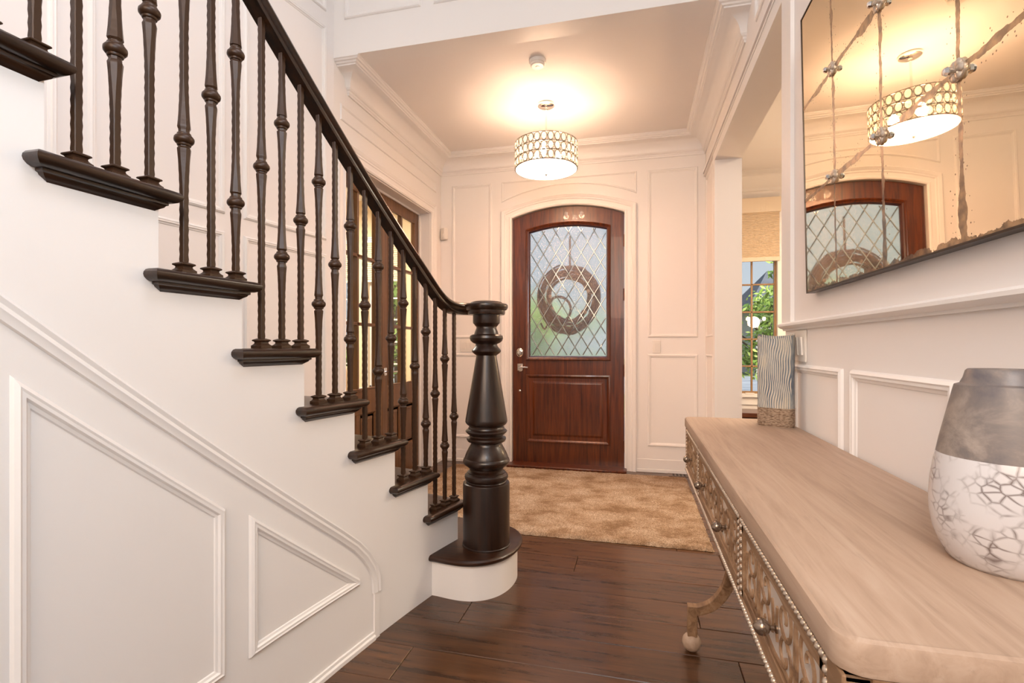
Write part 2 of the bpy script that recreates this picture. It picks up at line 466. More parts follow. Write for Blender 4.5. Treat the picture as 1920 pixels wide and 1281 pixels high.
# upper wall panels
mpU = lambda a, b, h: (a, YK-h, b)
mb = MB()
for x0, x1 in ((-1.823, -1.293), (-1.207, -.677), (-.591, -.061), (.025, .545)): mb.mould(rect(x0, x1, 3.247, 4.6), PANEL, mpU)
mpR = lambda a, b, h: (XR-h, a, b)
for y0, y1 in ((2.33, 2.79), (1.70, 2.24)): mb.mould(rect(y0, y1, 2.80, 3.9), PANEL, mpR)
struct(mb.build('trim_6', M['paint'], smooth=25), 'panel mouldings on the upper hall walls', 'moulding')
# right wall: chair rail, lower panels, opening casing, beam band, pilaster panel
RAIL = [(0, 1.204), (.010, 1.204), (.012, 1.211), (.022, 1.214), (.030, 1.221), (.030, 1.229), (.022, 1.235), (0, 1.236)]
mb = MB().grid([[(XR-p, y, z) for p, z in RAIL] for y in (-1.9, 2.277)])
mb.f.append(tuple(range(len(mb.v)-len(RAIL), len(mb.v))))
struct(mb.build('trim_7', M['paint'], smooth=25), 'white chair rail under the mirror', 'moulding')
mb = MB()
for y0, y1 in ((1.682, 2.149), (1.132, 1.619), (.50, 1.069), (-.2, .437)): mb.mould(rect(y0, y1, .236, 1.074), PANEL, mpR)
struct(mb.build('trim_8', M['paint'], smooth=25), 'white panel mouldings behind the console table', 'moulding')
mb = MB().box(XR-.014, XR, 2.160, 2.281, 1.236, ZU)
mb.box(XR-.014, XR, 2.281, 4.095, 2.567, 2.665).box(XR-.024, XR, 2.281, 4.70, 2.665, 2.685).box(XR-.018, XR, 2.281, 4.70, 2.64, 2.652)
mb.box(XR-.014, XR, 4.095, 4.19, 0, 2.665)
mb.mould(rect(4.26, 4.64, 1.222, 2.60), THIN, mpR).mould(rect(4.26, 4.64, .236, 1.072), THIN, mpR)
struct(mb.build('trim_9', M['paint'], smooth=25), 'flat white casing of the dining room opening', 'moulding')
# baseboards
mb = MB().box(-1.9, DX0-.10, YB-.014, YB, 0, .03).box(DX1+.10, XR, YB-.014, YB, 0, .03)
mb.box(-1.9, DX0-.10, YB-.006, YB, .03, .12).box(DX1+.10, XR, YB-.006, YB, .03, .12)
struct(mb.build('baseboard_back', M['paint'], bevel=.003), 'white baseboard under the front door wall panels', 'baseboard')
mb = MB().box(XL, XL+.014, 4.54, YB, 0, .03)
struct(mb.build('baseboard_left', M['paint']), 'short white baseboard beside the french doors', 'baseboard')

# ------------------------------------------------------------------ front door
door = thing('door_1', 'arched mahogany front door with diamond leaded glass', 'door', kind='structure', loc=(0, 0, 0))
YD = 4.745
GX0, GX1, GZ0, GZ1, GZM = -0.992, -0.268, 1.046, 2.229, 2.286
def arch_ring(mbx, x0, x1, z0, zs, zm, X0, X1, Z0, ZS, ZM, ya, yb):
    """frame between inner arched opening and outer arched outline, between y planes"""
    n = 20
    inn = [(x0, z0)]+arc(x0, x1, zs, zm, n)+[(x1, z0)]
    out = [(X0, Z0)]+arc(X0, X1, ZS, ZM, n)+[(X1, Z0)]
    rings = []
    for (a, b), (c, d) in zip(inn, out):
        rings.append([(a, ya, b), (c, ya, d), (c, yb, d), (a, yb, b)])
    mbx.grid(rings, cu=True, cv=True)
mb = MB()
arch_ring(mb, GX0-.04, GX1+.04, GZ0-.036, GZ1+.038, GZM+.038, DX0+.004, DX1-.004, .012, DZ0-.004, DZM-.004, YD, YD+.045)
mb.build('door_slab', M['door'], door)
mb = MB()
BEAD = [(0, 0), (.0, .012), (.008, .018), (.016, .014), (.020, .006), (.030, .002), (.038, -.018), (.042, -.03)]
mpD = lambda a, b, h: (a, YD-h, b)
mb.mould([(GX0-.042, GZ0-.038)]+arc(GX0-.042, GX1+.042, GZ1+.040, GZM+.040)+[(GX1+.042, GZ0-.038)], BEAD, mpD)
mb.build('glass_bead', M['door'], door, smooth=40)
mb = MB()
mb.box(-1.029+.03, -.231-.03, YD-.001, YD+.01, .22+.03, .87-.03)
mb.mould(rect(-1.029, -.231, .220, .870), [(0, 0), (0, .014), (.012, .018), (.022, .012), (.030, .002), (.040, -.012), (.052, -.004), (.085, .010), (.087, .0105)], mpD)
mb.box(-1.029+.085, -.231-.085, YD-.0105, YD, .220+.085, .870-.085)
mb.build('lower_panel', M['door'], door, smooth=30)
mb = MB().box(GX0-.005, GX1+.005, YD+.020, YD+.024, GZ0-.005, GZ1)
a2 = arc(GX0-.005, GX1+.005, GZ1, GZM)
mb.grid([[(x, YD+.020, GZ1-.001), (x, YD+.020, z), (x, YD+.024, z), (x, YD+.024, GZ1-.001)] for x, z in a2], cv=True)
mb = MB()
mb.add([(x, YD+.022, z) for x, z in [(GX0-.005, GZ0-.005), (GX1+.005, GZ0-.005)]+a2[::-1]], [tuple(range(len(a2)+2))])
mb.build('glass_pane', M['rain'], door, smooth=0)
# diamond lattice of bevelled strips
def clip_line(p, q):
    pts = []
    n = 240
    for i in range(n+1):
        t = i/n; x = p[0]+(q[0]-p[0])*t; z = p[1]+(q[1]-p[1])*t
        if GX0-.003 <= x <= GX1+.003 and z >= GZ0-.003:
            w = (GX1-GX0)/2; s_ = GZM-GZ1; R = (w*w+s_*s_)/(2*s_)
            zt = GZM-R+math.sqrt(max(R*R-(x-(GX0+GX1)/2)**2, 0))
            if z <= zt+.003: pts.append((x, z))
    return (pts[0], pts[-1]) if len(pts) > 3 else None
mb = MB(); ax, az, hx, hz = -.622, 1.235, .0605, .0995
for k in range(-26, 27):
    for sgn in (1, -1):
        c = clip_line((ax+2*hx*k-hx*30, az-sgn*hz*30), (ax+2*hx*k+hx*30, az+sgn*hz*30))
        if c:
            mb.sweep([(c[0][0], YD+.020, c[0][1]), (c[1][0], YD+.020, c[1][1])], [(-.0050, 0), (-.0008, .0045), (.0008, .0045), (.0050, 0)], up=(0, -1, 0))
mb.build('leaded_lattice', M['bevel'], door, smooth=0)
def rbox(mbx, x0, x1, y0, y1, z0, z1): mbx.box(x0, x1, y0, y1, z0, z1)
mb = MB(); mb.lathe([(.034, 0), (.034, .006), (.028, .012), (.016, .014)], 0, 0, 24)
pts = mb.v; mb.v = [(x-1.092, YD-z, y*1.25+1.083) for x, y, z in pts]
dl = mb.build('deadbolt', M['nickel'], door)
mb = MB().box(-1.098, -1.086, YD-.030, YD-.012, 1.063, 1.103)
mb.build('thumb_turn', M['nickel'], dl, bevel=.003)
mb = MB().box(-1.115, -1.062, YD-.010, YD, .905, .975)
lv = mb.build('lever_handle', M['nickel'], door, bevel=.004)
mb = MB(); mb.tube([(-1.085, YD-.008, .942), (-1.085, YD-.05, .942), (-1.078, YD-.056, .942), (-1.0, YD-.056, .940)], .009, 10)
mb.build('lever', M['nickel'], lv)
mb = MB().box(-1.098, -1.070, YD-.018, YD-.008, .898, .915)
mb.build('thumb_latch', M['nickel'], lv, bevel=.004)
mb = MB(); mb.lathe([(.011, 0), (.011, .004), (.006, .007)], 0, 0, 16); mb.v = [(x-1.092, YD-z, y+.712) for x, y, z in mb.v]
mb.build('bolt_cap', M['nickel'], door)
for z in (2.12, 1.62, .92, .22):
    mb = MB().lathe([(.009, -.055), (.009, .055)], DX1-.004, YD-.006, 12, z)
    mb.build('hinge', M['door'], door)
mb = MB().box(DX0-.02, DX1+.02, 4.575, YD+.10, 0, .028)
tag(mb.build('threshold', M['door'], door, bevel=.008), None)

# wreath hanging outside on the front door glass
wr = thing('wreath', 'dried twig wreath hanging outside behind the front door glass', 'wreath', loc=(-.64, 4.86, 1.61))
M['twig'] = mat('dried_brown_twigs', rgb(120, 74, 36), .9)
mb = MB()
for k in range(90):
    ph = random.uniform(0, 2*PI); rr = .240+random.uniform(-.062, .062); yy = random.uniform(-.03, .03); ln = random.uniform(1.2, 2.6)
    mb.tube([((rr+.012*math.sin(3*t+ph))*math.cos(ph+ln*t), yy+.01*math.sin(5*t+ph), (rr+.015*math.cos(4*t+ph))*1.12*math.sin(ph+ln*t)) for t in [i/12 for i in range(13)]], .008, 5)
mb.build('twig_ring', M['twig'], wr)
mb = MB()
mb.tube([(-.10+.13*math.cos(t)*(1-t*.08), -.01, -.10+.13*math.sin(t)*(1-t*.08)) for t in [i/4-1.2 for i in range(18)]], .014, 6)
mb.tube([(-.26+.03*t, -.01, -.24-.06*math.sin(t*1.4)) for t in [i/6 for i in range(16)]], .010, 6)
mb.tube([(.03+.07*math.cos(t), -.01, -.30+.05*math.sin(t)) for t in [i/3 for i in range(18)]], .010, 6)
mb.build('ribbon_curl', M['twig'], wr)
M['pinkish'] = mat('dried_pink_flower', rgb(206, 160, 130), .9)
for c in ((-.17, -.03, .02), (-.15, -.03, -.10), (-.09, -.03, .20), (.20, -.03, .06), (.17, -.03, -.14)):
    mb = MB().sphere(c, .018, 8, 6); mb.build('dried_flower', M['pinkish'], wr)
mb = MB().box(.012, .030, .0, .004, .22, .60)
mb.build('hanging_ribbon', M['twig'], wr)

# ------------------------------------------------------------------ french doors
fd = thing('door_2', 'pair of walnut french doors with six glass panes each', 'door', kind='structure')
XD = -2.01
def french_leaf(y0, y1, name):
    leaf = bpy.data.objects.new(name, None); COL.objects.link(leaf); leaf.parent = fd
    st = .095; xa, xb = XD, XD-.04
    def bx(mbx, a, b, c, d): mbx.box(xb, xa, a, b, c, d)
    mb = MB(); bx(mb, y0, y0+st, .012, 2.402); bx(mb, y1-st, y1, .012, 2.402)
    bx(mb, y0+st, y1-st, 2.30, 2.402); bx(mb, y0+st, y1-st, .012, .26); bx(mb, y0+st, y1-st, .625, .81)
    ym = (y0+y1)/2
    bx(mb, ym-.03, ym+.03, .26, .625)
    mb.build('stile_frame', M['french'], leaf, smooth=0, bevel=.004)
    for a, b in ((y0+st, ym-.03), (ym+.03, y1-st)):
        mb = MB().box(xb+.006, xa-.016, a, b, .26, .625)
        mb.mould(rect(a, b, .26, .625), [(0, -.0), (.008, -.006), (.014, -.016), (.03, -.016), (.05, -.006), (.052, -.006)], lambda p, q, h: (xa+h, p, q))
        mb.box(xa-.02, xa-.006, a+.05, b-.05, .31, .575)
        mb.build('bottom_panel', M['french'], leaf, smooth=25)
    mb = MB(); bx(mb, ym-.012, ym+.012, .81, 2.30)
    for z in (1.310, 1.820): bx(mb, y0+st, y1-st, z-.012, z+.012)
    mb.mould(rect(y0+st, y1-st, .81, 2.30), [(0, .0), (.006, .006), (.012, .002), (.014, -.012)], lambda p, q, h: (xa+h, p, q))
    mb.build('muntin_grid', M['french'], leaf, smooth=0, bevel=.003)
    zz = [.81, 1.31, 1.82, 2.30]
    for i in range(3):
        for a, b in ((y0+st, ym), (ym, y1-st)):
            mb = MB().add([(XD-.02, a, zz[i]), (XD-.02, b, zz[i]), (XD-.02, b, zz[i+1]), (XD-.02, a, zz[i+1])], [(0, 1, 2, 3)])
            mb.build('glass_pane', M['pane'], leaf, smooth=0)
    return leaf
YM = 3.7175
la = french_leaf(2.999, YM-.002, 'door_leaf'); lb = french_leaf(YM+.002, 4.436, 'door_leaf')
for leaf, y, sg in ((la, YM-.05, -1), (lb, YM+.05, 1)):
    mb = MB().box(XD, XD+.008, y-.022, y+.022, .90, .965)
    h = mb.build('door_handle', M['nickel'], leaf, bevel=.003)
    mb = MB().tube([(XD, y, .932), (XD+.045, y, .932), (XD+.052, y+sg*.010, .932), (XD+.052, y+sg*.11, .930)], .008, 8)
    mb.build('lever', M['nickel'], h)
mb = MB().box(-2.03, XL, 2.980, 2.9985, 0, 2.42).box(-2.03, XL, 4.4365, 4.455, 0, 2.42).box(-2.03, XL, 2.98, 4.455, 2.403, 2.42)
mb.box(XD+.002, XD+.016, 4.420, 4.4365, 0, 2.40).box(XD+.002, XD+.016, 2.9985, 3.015, 0, 2.40).box(XD+.002, XD+.016, 2.9985, 4.4365, 2.388, 2.403)
tag(mb.build('door_jamb', M['paint'], fd, smooth=0), 'white painted jamb lining of the opening')

# ================================================================== STAIRCASE
stair = thing('staircase', 'curved flight of white stairs with dark wood treads', 'staircase')
RN = {2: 2.340, 3: 2.113, 4: 1.893, 5: 1.663, 6: 1.425, 7: 1.192, 8: .955, 9: .7265}
for k in range(10, 14): RN[k] = RN[k-1]-.232
# outer stringer (stepped skirt)
mb = MB(); cols = []
for n_ in range(1, 13):
    ya = RN[n_] if n_ > 1 else None
for n_ in range(2, 13):
    y1, y0 = RN[n_], RN[n_+1]
    z = n_*RISE-.03
    for i in range(5):
        y = y1+(y0-y1)*i/4
        cols.append((y, z))
rings = []
for y, z in cols:
    rings.append([(S(y), y, 0), (S(y), y, z), (S(y)-.035, y, z), (S(y)-.035, y, 0)])
mb.grid(rings, cv=True); mb.f.append((0, 1, 2, 3)); k = len(mb.v); mb.f.append((k-4, k-3, k-2, k-1))
mb.build('stringer', M['paint'], stair, smooth=20)
# applied mouldings on the stringer
mpS = lambda a, b, h: (S(a)+h, a, b)
mb = MB()
for y0, y1, a, b in ((.672, 1.135, 1.088, .700), (.02, .585, 1.60, 1.155)):
    mb.mould([(y0, .245), (y1, .245), (y1, b), (y0, a)], PANEL, mpS, sub=6)
mb.mould([(1.214, .245), (1.686, .245), (1.686, .272), (1.214, .658)], PANEL, mpS, sub=6)
mb.build('panel_moulding', M['paint'], stair, smooth=25)
sl = [(-.1, 1.846), (.658, 1.233), (1.20, .800), (1.600, .482), (1.680, .414), (1.735, .355), (1.775, .295), (1.794, .240), (1.797, .182)]
mb = MB().mould(sl, [(0, 0), (0, .010), (-.006, .015), (-.014, .011), (-.022, .013), (-.030, .008), (-.036, .007), (-.038, 0)], mpS, closed=False, sub=3)
mb.mould([(1.793, 0), (1.793, .185)], [(0, 0), (0, .007), (.028, .007), (.028, 0)], mpS, closed=False)
mb.mould([(-.4, 0), (1.765, 0)], [(0, 0), (0, .012), (.014, .012), (.020, .007), (.030, .006), (.032, 0)], mpS, closed=False, sub=12)
mb.build('skirt_moulding', M['paint'], stair, smooth=25)
LAY = [(0, .014), (-.003, .006), (-.009, .001), (-.015, 0), (-.021, .002), (-.027, .008), (-.030, .015), (-.0305, .021), (-.036, .021), (-.038, .025), (-.042, .027), (-.047, .034), (-.050, .038), (-.052, .040)]
def normal_in(y):
    d = dS(y); l = math.hypot(1, d); return (-1/l, d/l)
def wall_hit(y):
    nx, ny = normal_in(y); t = .9
    while S(y)+nx*t > CW(min(y+ny*t, YK)) and t < 1.6: t += .005
    return (S(y)+nx*t, y+ny*t)
def tread_outline(n_, o):
    yf, yb = RN[n_], RN[n_+1]
    ya, ye = yb-.036+o, yf+.031-o
    pts = []
    for i in range(9):
        y = ya+(ye-ya)*i/8
        pts.append((S(y)+.040-o, y))
    fx, fy = wall_hit(yf); nn = normal_in(yf)
    dl = math.hypot(fx-S(yf), fy-yf); tx, ty = -nn[1], nn[0]
    dirx, diry = -nn[1]*-1, nn[0]*-1
    # forward direction (towards the door) is perpendicular to the riser
    fwx, fwy = nn[1], -nn[0]
    ov = .031-o
    pts.append((fx+fwx*ov, fy+fwy*ov))
    bx, by = wall_hit(yb)
    pts.append((bx, by)); pts.append((S(yb), yb)); pts.append((S(ya), ya))
    return pts
for n_ in range(2, 12):
    z = n_*RISE
    mb = MB().layers([[(x, y, z+dz) for x, y in tread_outline(n_, o)] for dz, o in LAY])
    mb.build('tread', M['espresso_y'], stair, smooth=30)
for n_ in range(2, 13):
    y = RN[n_]; ex, ey = wall_hit(y); z1 = n_*RISE-.03; z0 = (n_-1)*RISE
    nn = normal_in(y); bxv = (-nn[1]*.015, nn[0]*.015)
    a, b = (S(y)-.003, y), (ex, ey)
    mb = MB().add([(a[0], a[1], z0), (b[0], b[1], z0), (b[0], b[1], z1), (a[0], a[1], z1), (a[0]+bxv[0], a[1]+bxv[1]-.01, z0), (b[0]+bxv[0], b[1]+bxv[1]-.01, z0), (b[0]+bxv[0], b[1]+bxv[1]-.01, z1), (a[0]+bxv[0], a[1]+bxv[1]-.01, z1)],
                  [(0, 1, 2, 3), (4, 5, 6, 7), (0, 1, 5, 4), (3, 2, 6, 7), (0, 3, 7, 4), (1, 2, 6, 5)])
    mb.build('riser', M['paint'], stair, smooth=0)
# bullnose first step
def catmull(P, n=6):
    out = []
    for i in range(len(P)-1):
        p0 = P[max(i-1, 0)]; p1 = P[i]; p2 = P[i+1]; p3 = P[min(i+2, len(P)-1)]
        for k in range(n):
            t = k/n
            out.append(tuple(.5*((2*p1[c])+(-p0[c]+p2[c])*t+(2*p0[c]-5*p1[c]+4*p2[c]-p3[c])*t*t+(-p0[c]+3*p1[c]-3*p2[c]+p3[c])*t**3) for c in range(len(p1))))
    out.append(tuple(P[-1])); return out
bull = catmull([(-.900, 2.118), (-.82, 2.104), (-.755, 2.100), (-.69, 2.112), (-.628, 2.148), (-.578, 2.21), (-.548, 2.295), (-.541, 2.39), (-.558, 2.475), (-.600, 2.545), (-.66, 2.592), (-.75, 2.622), (-.88, 2.64)], 5)
bc = (-.74, 2.35)
def inset_curve(c, o):
    out = []
    for i, p in enumerate(c):
        a = c[max(i-1, 0)]; b = c[min(i+1, len(c)-1)]; dx, dy = b[0]-a[0], b[1]-a[1]; l = math.hypot(dx, dy)
        out.append((p[0]-dy/l*o, p[1]+dx/l*o))
    return out
def bull_outline(o):
    c = inset_curve(bull, o)
    c[0] = (S(c[0][1])-.01, c[0][1])
    return c+[(-1.895, 2.86-o), (-1.895, 2.62), (S(2.34)-.03, 2.342), (S(2.2)-.01, 2.2)]
mb = MB().layers([[(x, y, RISE+dz) for x, y in bull_outline(o)] for dz, o in LAY[:7]])
mb.build('tread', M['espresso'], stair, smooth=30)
mb = MB().layers([[(x, y, z) for x, y in bull_outline(.026)] for z in (0, RISE-.03)])
tag(mb.build('bullnose_base', M['paint'], stair, smooth=30), 'white rounded base of the bottom step')
# wall skirt board following the flight
mb = MB(); rr = []
for i in range(31):
    y = 2.86-3.2*i/30; zc = max(.20, (2.75-y)*.82+.06)
    rr.append([(CW(y)+.018, y, max(0, zc-.45)), (CW(y)+.018, y, zc), (CW(y)+.012, y, zc+.012), (CW(y), y, zc+.014), (CW(y), y, max(0, zc-.45))])
mb.grid(rr, cv=True); mb.build('wall_skirt', M['paint'], stair, smooth=25)

# ------------------------------------------------------------------ balustrade
rail_t = thing('stair_railing', 'dark turned newel, wood handrail and knuckled iron balusters', 'railing')
RU = [(-.2, 3.33)]
def railz(y):                        # underside of the rail at baluster position y
    return 2.113-(y-1.274)*.8190
path = []
for i in range(28):
    y = -.35+(2.10+.35)*i/27
    path.append((S(y)-.015, y, railz(y)))
zl = 1.300
tail = [(S(y)-.015, y, z) for y, z in ((2.10, railz(2.10)), (2.16, 1.386), (2.21, 1.347), (2.26, 1.319), (2.31, 1.304), (2.36, zl))]+[(-.838, 2.405, zl), (-.805, 2.428, zl), (-.768, 2.420, zl), (-.738, 2.388, zl), (-.715, 2.345, zl), (-.70, 2.32, zl)]
path = path[:-1]+catmull(tail, 4)
RP = [(-.024, 0), (-.026, .010), (-.022, .014), (-.022, .024), (-.030, .032), (-.033, .040), (-.031, .048), (-.022, .056), (-.010, .061), (0, .062),
      (.010, .061), (.022, .056), (.031, .048), (.033, .040), (.030, .032), (.022, .024), (.022, .014), (.026, .010), (.024, 0)]
mb = MB().sweep(path, RP, plumb=True)
mb.build('handrail', M['espresso_y'], rail_t, smooth=40)
# newel
NX, NY = -.70, 2.32
nd = -NX*math.sin(YAW)+NY*math.cos(YAW)
def zv(v): return CAMH-(v-V0)/FPX*nd
def rp(px): return px/FPX*nd
NP = [(43.6, 1052), (43.6, 906), (43, 903.5), (41, 902), (37.5, 901.5), (36.5, 900), (39.5, 897), (40.8, 893), (40, 889), (37.5, 886.5), (35.5, 885), (35.5, 883.5), (33.5, 882), (31.2, 880), (31.4, 877), (34.5, 874), (40.5, 870), (43.3, 866), (43.6, 863), (42.2, 859), (40.6, 857.5), (40.2, 855), (37.5, 848), (33.5, 840), (30.5, 835), (28.6, 831.5), (28.4, 829.5), (31.5, 828.5), (35, 826.5), (37, 823), (36.6, 820), (33.5, 818.5), (31.6, 817.5), (31.6, 815), (34.5, 813), (38.6, 809), (39.2, 807.5), (36.5, 805), (34, 803.5), (33.6, 801), (32.4, 799.5), (32.4, 797.5), (35.5, 796), (38.2, 793), (39.4, 790), (38.9, 785), (19.2, 668), (19.0, 666.5), (21, 665), (24.5, 662.5), (27.2, 659.5), (27.4, 657), (25, 654), (21.8, 650), (20.2, 646.5), (20.6, 645), (24.5, 643.5), (29.5, 639.5), (31.4, 634.5), (30.5, 630), (26.5, 627.5), (23, 627), (22.5, 625), (21.2, 621), (19.4, 617), (18.8, 615), (19.0, 613), (20.8, 611.5), (22.6, 608.5), (24.6, 607), (25.2, 605), (25.2, 590)]
prof = [(rp(r), zv(v)) for r, v in NP]
mb = MB().lathe(prof, NX, NY, 56)
nw = mb.build('newel_post', M['espresso_z'], rail_t, smooth=30)
tag(nw, 'large turned dark wood newel post')
CAPP = [(34, 590.5), (35, 588), (35.2, 583), (36, 582), (37.5, 581.5), (39.6, 579), (40.6, 575.5), (40.2, 572.5), (38, 570.5), (33, 569.5), (30.5, 569), (29, 567.2), (22, 565.2), (10, 564.2), (.5, 564)]
mb = MB().lathe([(rp(r), zv(v)) for r, v in CAPP], NX, NY, 56)
mb.build('newel_cap', M['espresso_y'], nw, smooth=30)
mb = MB().lathe([(rp(43.6), RISE-.0005), (rp(45), RISE-.0005), (rp(45), RISE+.006), (rp(43.6), RISE+.009)], NX, NY, 56)
mb.build('newel_shoe_ring', M['espresso_z'], nw, smooth=30)

def baluster_mesh(h, kn):
    """hammered square bar with swollen knuckles; origin at tread"""
    zs = [0]; z = 0
    while z < h-.006: z += .0125; zs.append(min(z, h))
    def half(z):
        w = .0076
        for k in kn:
            d = abs(z-k)
            if d < .150:
                q = 1-d/.150
                w = max(w, .0076+.0085*min(1.0, (q*1.08))**1.5 if d > .024 else .0120)
        return w
    def cut(z):                       # 0 = square, 1 = octagonal
        return max([0]+[min(1, (1-abs(z-k)/.15)*1.6) for k in kn if abs(z-k) < .15])
    rings = []
    rnd = random.Random(int(h*1000)+int(kn[0]*100))
    zs = sorted(set([round(q, 4) for q in zs]+[round(k+e, 4) for k in kn for e in (-.03, -.024, -.019, .019, .024, .03)]))
    zs = [q for q in zs if not any(abs(q-k) < .0185 for k in kn)]
    for i, z in enumerate(zs):
        w = half(z); c = w*(.20+.42*cut(z)); j = (.0005 if (i % 2) else -.0003)*(1-cut(z))
        w += j
        rings.append([(w-c, -w, z), (w, -w+c, z), (w, w-c, z), (w-c, w, z), (-w+c, w, z), (-w, w-c, z), (-w, -w+c, z), (-w+c, -w, z)])
    mb = MB(); mb.layers(rings)
    for k in kn:
        mb.lathe([(.0115, -.021), (.0150, -.0195), (.0160, -.017), (.0160, -.0135), (.0185, -.012), (.0222, -.006), (.0230, 0), (.0222, .006), (.0185, .012), (.0160, .0135), (.0160, .017), (.0150, .0195), (.0115, .021)], 0, 0, 16, k)
        q_ = 13*16; mb.v = mb.v[:-q_]+[(x, y, k+(z-k)*.82) for x, y, z in mb.v[-q_:]]
    return mb
def shoe_mesh():
    mb = MB(); r = []
    K_ = .76
    for w, z in ((.0262, 0), (.0262, .009), (.0235, .0105), (.0185, .0145), (.0172, .018), (.0190, .0205), (.0235, .0225), (.0242, .0245), (.0225, .0265), (.0120, .0300)):
        w *= K_; r.append([(-w, -w, z), (w, -w, z), (w, w, z), (-w, w, z)])
    mb.layers(r); return mb
shoe_me = None; n_screw = None
KN = {1: ((.757, .340), (.486,), (.640, .222)), 0: ((.542,), (.702, .286), (.418,))}
for n_ in range(2, 12):
    for j in range(3):
        y = RN[n_]-.232+.071+.0775*j if n_ != 2 else 2.188+.0725*j
        if n_ <= 8 and n_ > 2: y = {8: .793, 7: 1.033, 6: 1.274, 5: 1.506, 4: 1.737, 3: 1.967}[n_]+.0765*j
        x = S(y)-.015; zt = n_*RISE
        top = railz(y)-zt+.012 if n_ > 2 else (1.354, 1.312, 1.302)[j]-zt+.012
        b = baluster_mesh(top, KN[n_ % 2][j]).build('baluster', M['iron'], rail_t, smooth=28)
        b.location = (x, y, zt); b.rotation_euler = (0, 0, -math.atan(dS(y)))
        if shoe_me is None:
            s_ = shoe_mesh().build('baluster_shoe', M['iron'], b, smooth=28); shoe_me = s_
        else:
            s_ = shoe_me.copy(); COL.objects.link(s_); s_.parent = b

# ================================================================== FOYER THINGS
# pendant lamp
pen = thing('pendant_lamp', 'crystal drum pendant lamp hanging from the foyer ceiling', 'lamp', loc=(PX, PY, 0))
mb = MB().lathe([(.002, 0), (.055, 0), (.065, -.006), (.065, -.018), (.055, -.024), (.014, -.026), (.012, -.04), (.002, -.04)][::-1], 0, 0, 32, ZC)
mb.build('canopy', M['chrome'], pen)
mb = MB().lathe([(.007, PZT-.06), (.007, ZC-.03)], 0, 0, 12)
mb.build('stem', M['chrome'], pen)
mb = MB()
for z in (PZB+.006, PZB+.072, PZB+.138, PZT-.003):
    mb.tube([(PR*math.cos(2*PI*k/60), PR*math.sin(2*PI*k/60), z) for k in range(60)], .0035, 6, closed=True)
for k in range(3):
    a = 2*PI*k/3; mb.tube([(0, 0, PZT-.004), (PR*math.cos(a), PR*math.sin(a), PZT-.004)], .004, 6)
mb.build('drum_frame', M['ring'], pen)
NC = 30; proto = None
for r_ in range(3):
    zc = PZB+.039+.066*r_
    for k in range(NC):
        a = 2*PI*(k+.0)/NC
        if proto is None:
            mb = MB()
            ring = [(0, .0215*math.cos(2*PI*i/18), .0300*math.sin(2*PI*i/18)) for i in range(18)]
            mb.sweep(ring, [(.0032*math.cos(2*PI*i/6), .0032*math.sin(2*PI*i/6)) for i in range(6)], up=(1, 0, 0), closed=True)
            proto = mb.build('crystal', M['ring'], pen)
            mb = MB(); mb.sphere((0, 0, 0), 1, 12, 6); mb.v = [(x*.006, y*.0195, z*.0275) for x, y, z in mb.v]
            lens = mb.build('crystal_lens', M['crystal'], proto, smooth=0)
            q = proto
        else:
            q = copy_tree(proto, pen)
        q.location = (PR*math.cos(a), PR*math.sin(a), zc); q.rotation_euler = (0, 0, a)
mb = MB().lathe([(.001, -.030), (.05, -.0285), (.12, -.020), (.18, -.010), (.225, -.001), (.234, .002), (.001, .002)], 0, 0, 48, PZB)
mb.build('diffuser', M['diffuser'], pen)
mb = MB().lathe([(.001, .0025), (.237, .0025), (.237, .006), (.001, .006)], 0, 0, 48, PZB)
mb.build('diffuser_baffle', M['plastic'], pen)  # plate added to block the diffuser's upward glow
mb = MB().lathe([(.001, -.046), (.008, -.043), (.010, -.036), (.012, -.029), (.012, -.027)], 0, 0, 16, PZB)
mb.build('finial', M['nickel'], pen)
for k in range(3):
    a = 2*PI*k/3+.5
    mb = MB().sphere((.10*math.cos(a), .10*math.sin(a), PZB+.115), .022, 10, 8, sz=1.5)
    mb.build('bulb', M['bulb'], pen)

# smoke detector, motion sensor, switches, floor register
sd = thing('smoke_detector', 'small round white smoke detector on the foyer ceiling', 'smoke detector', loc=(-.626, 3.236, ZC))
mb = MB().lathe([(.055, 0), (.055, -.012), (.050, -.020), (.046, -.020), (.046, -.032), (.040, -.038), (.001, -.040)][::-1], 0, 0, 32)
mb.build('housing', M['plastic'], sd)
mb = MB().lathe([(.001, -.0435), (.012, -.0425), (.014, -.039)], 0, 0, 16); mb.build('test_button', M['plastic'], sd)

ms = thing('motion_sensor', 'white motion sensor in the corner beside the french doors', 'sensor', loc=(-1.858, 4.69, 2.205), rz=math.radians(-35))
mb = MB().box(-.032, .032, -.02, .03, 0, .115); mb.build('housing', M['plastic'], ms, bevel=.008)
mb = MB().box(-.024, .024, -.026, -.018, .012, .055); mb.build('sensor_lens', M['plastic'], ms, bevel=.004)

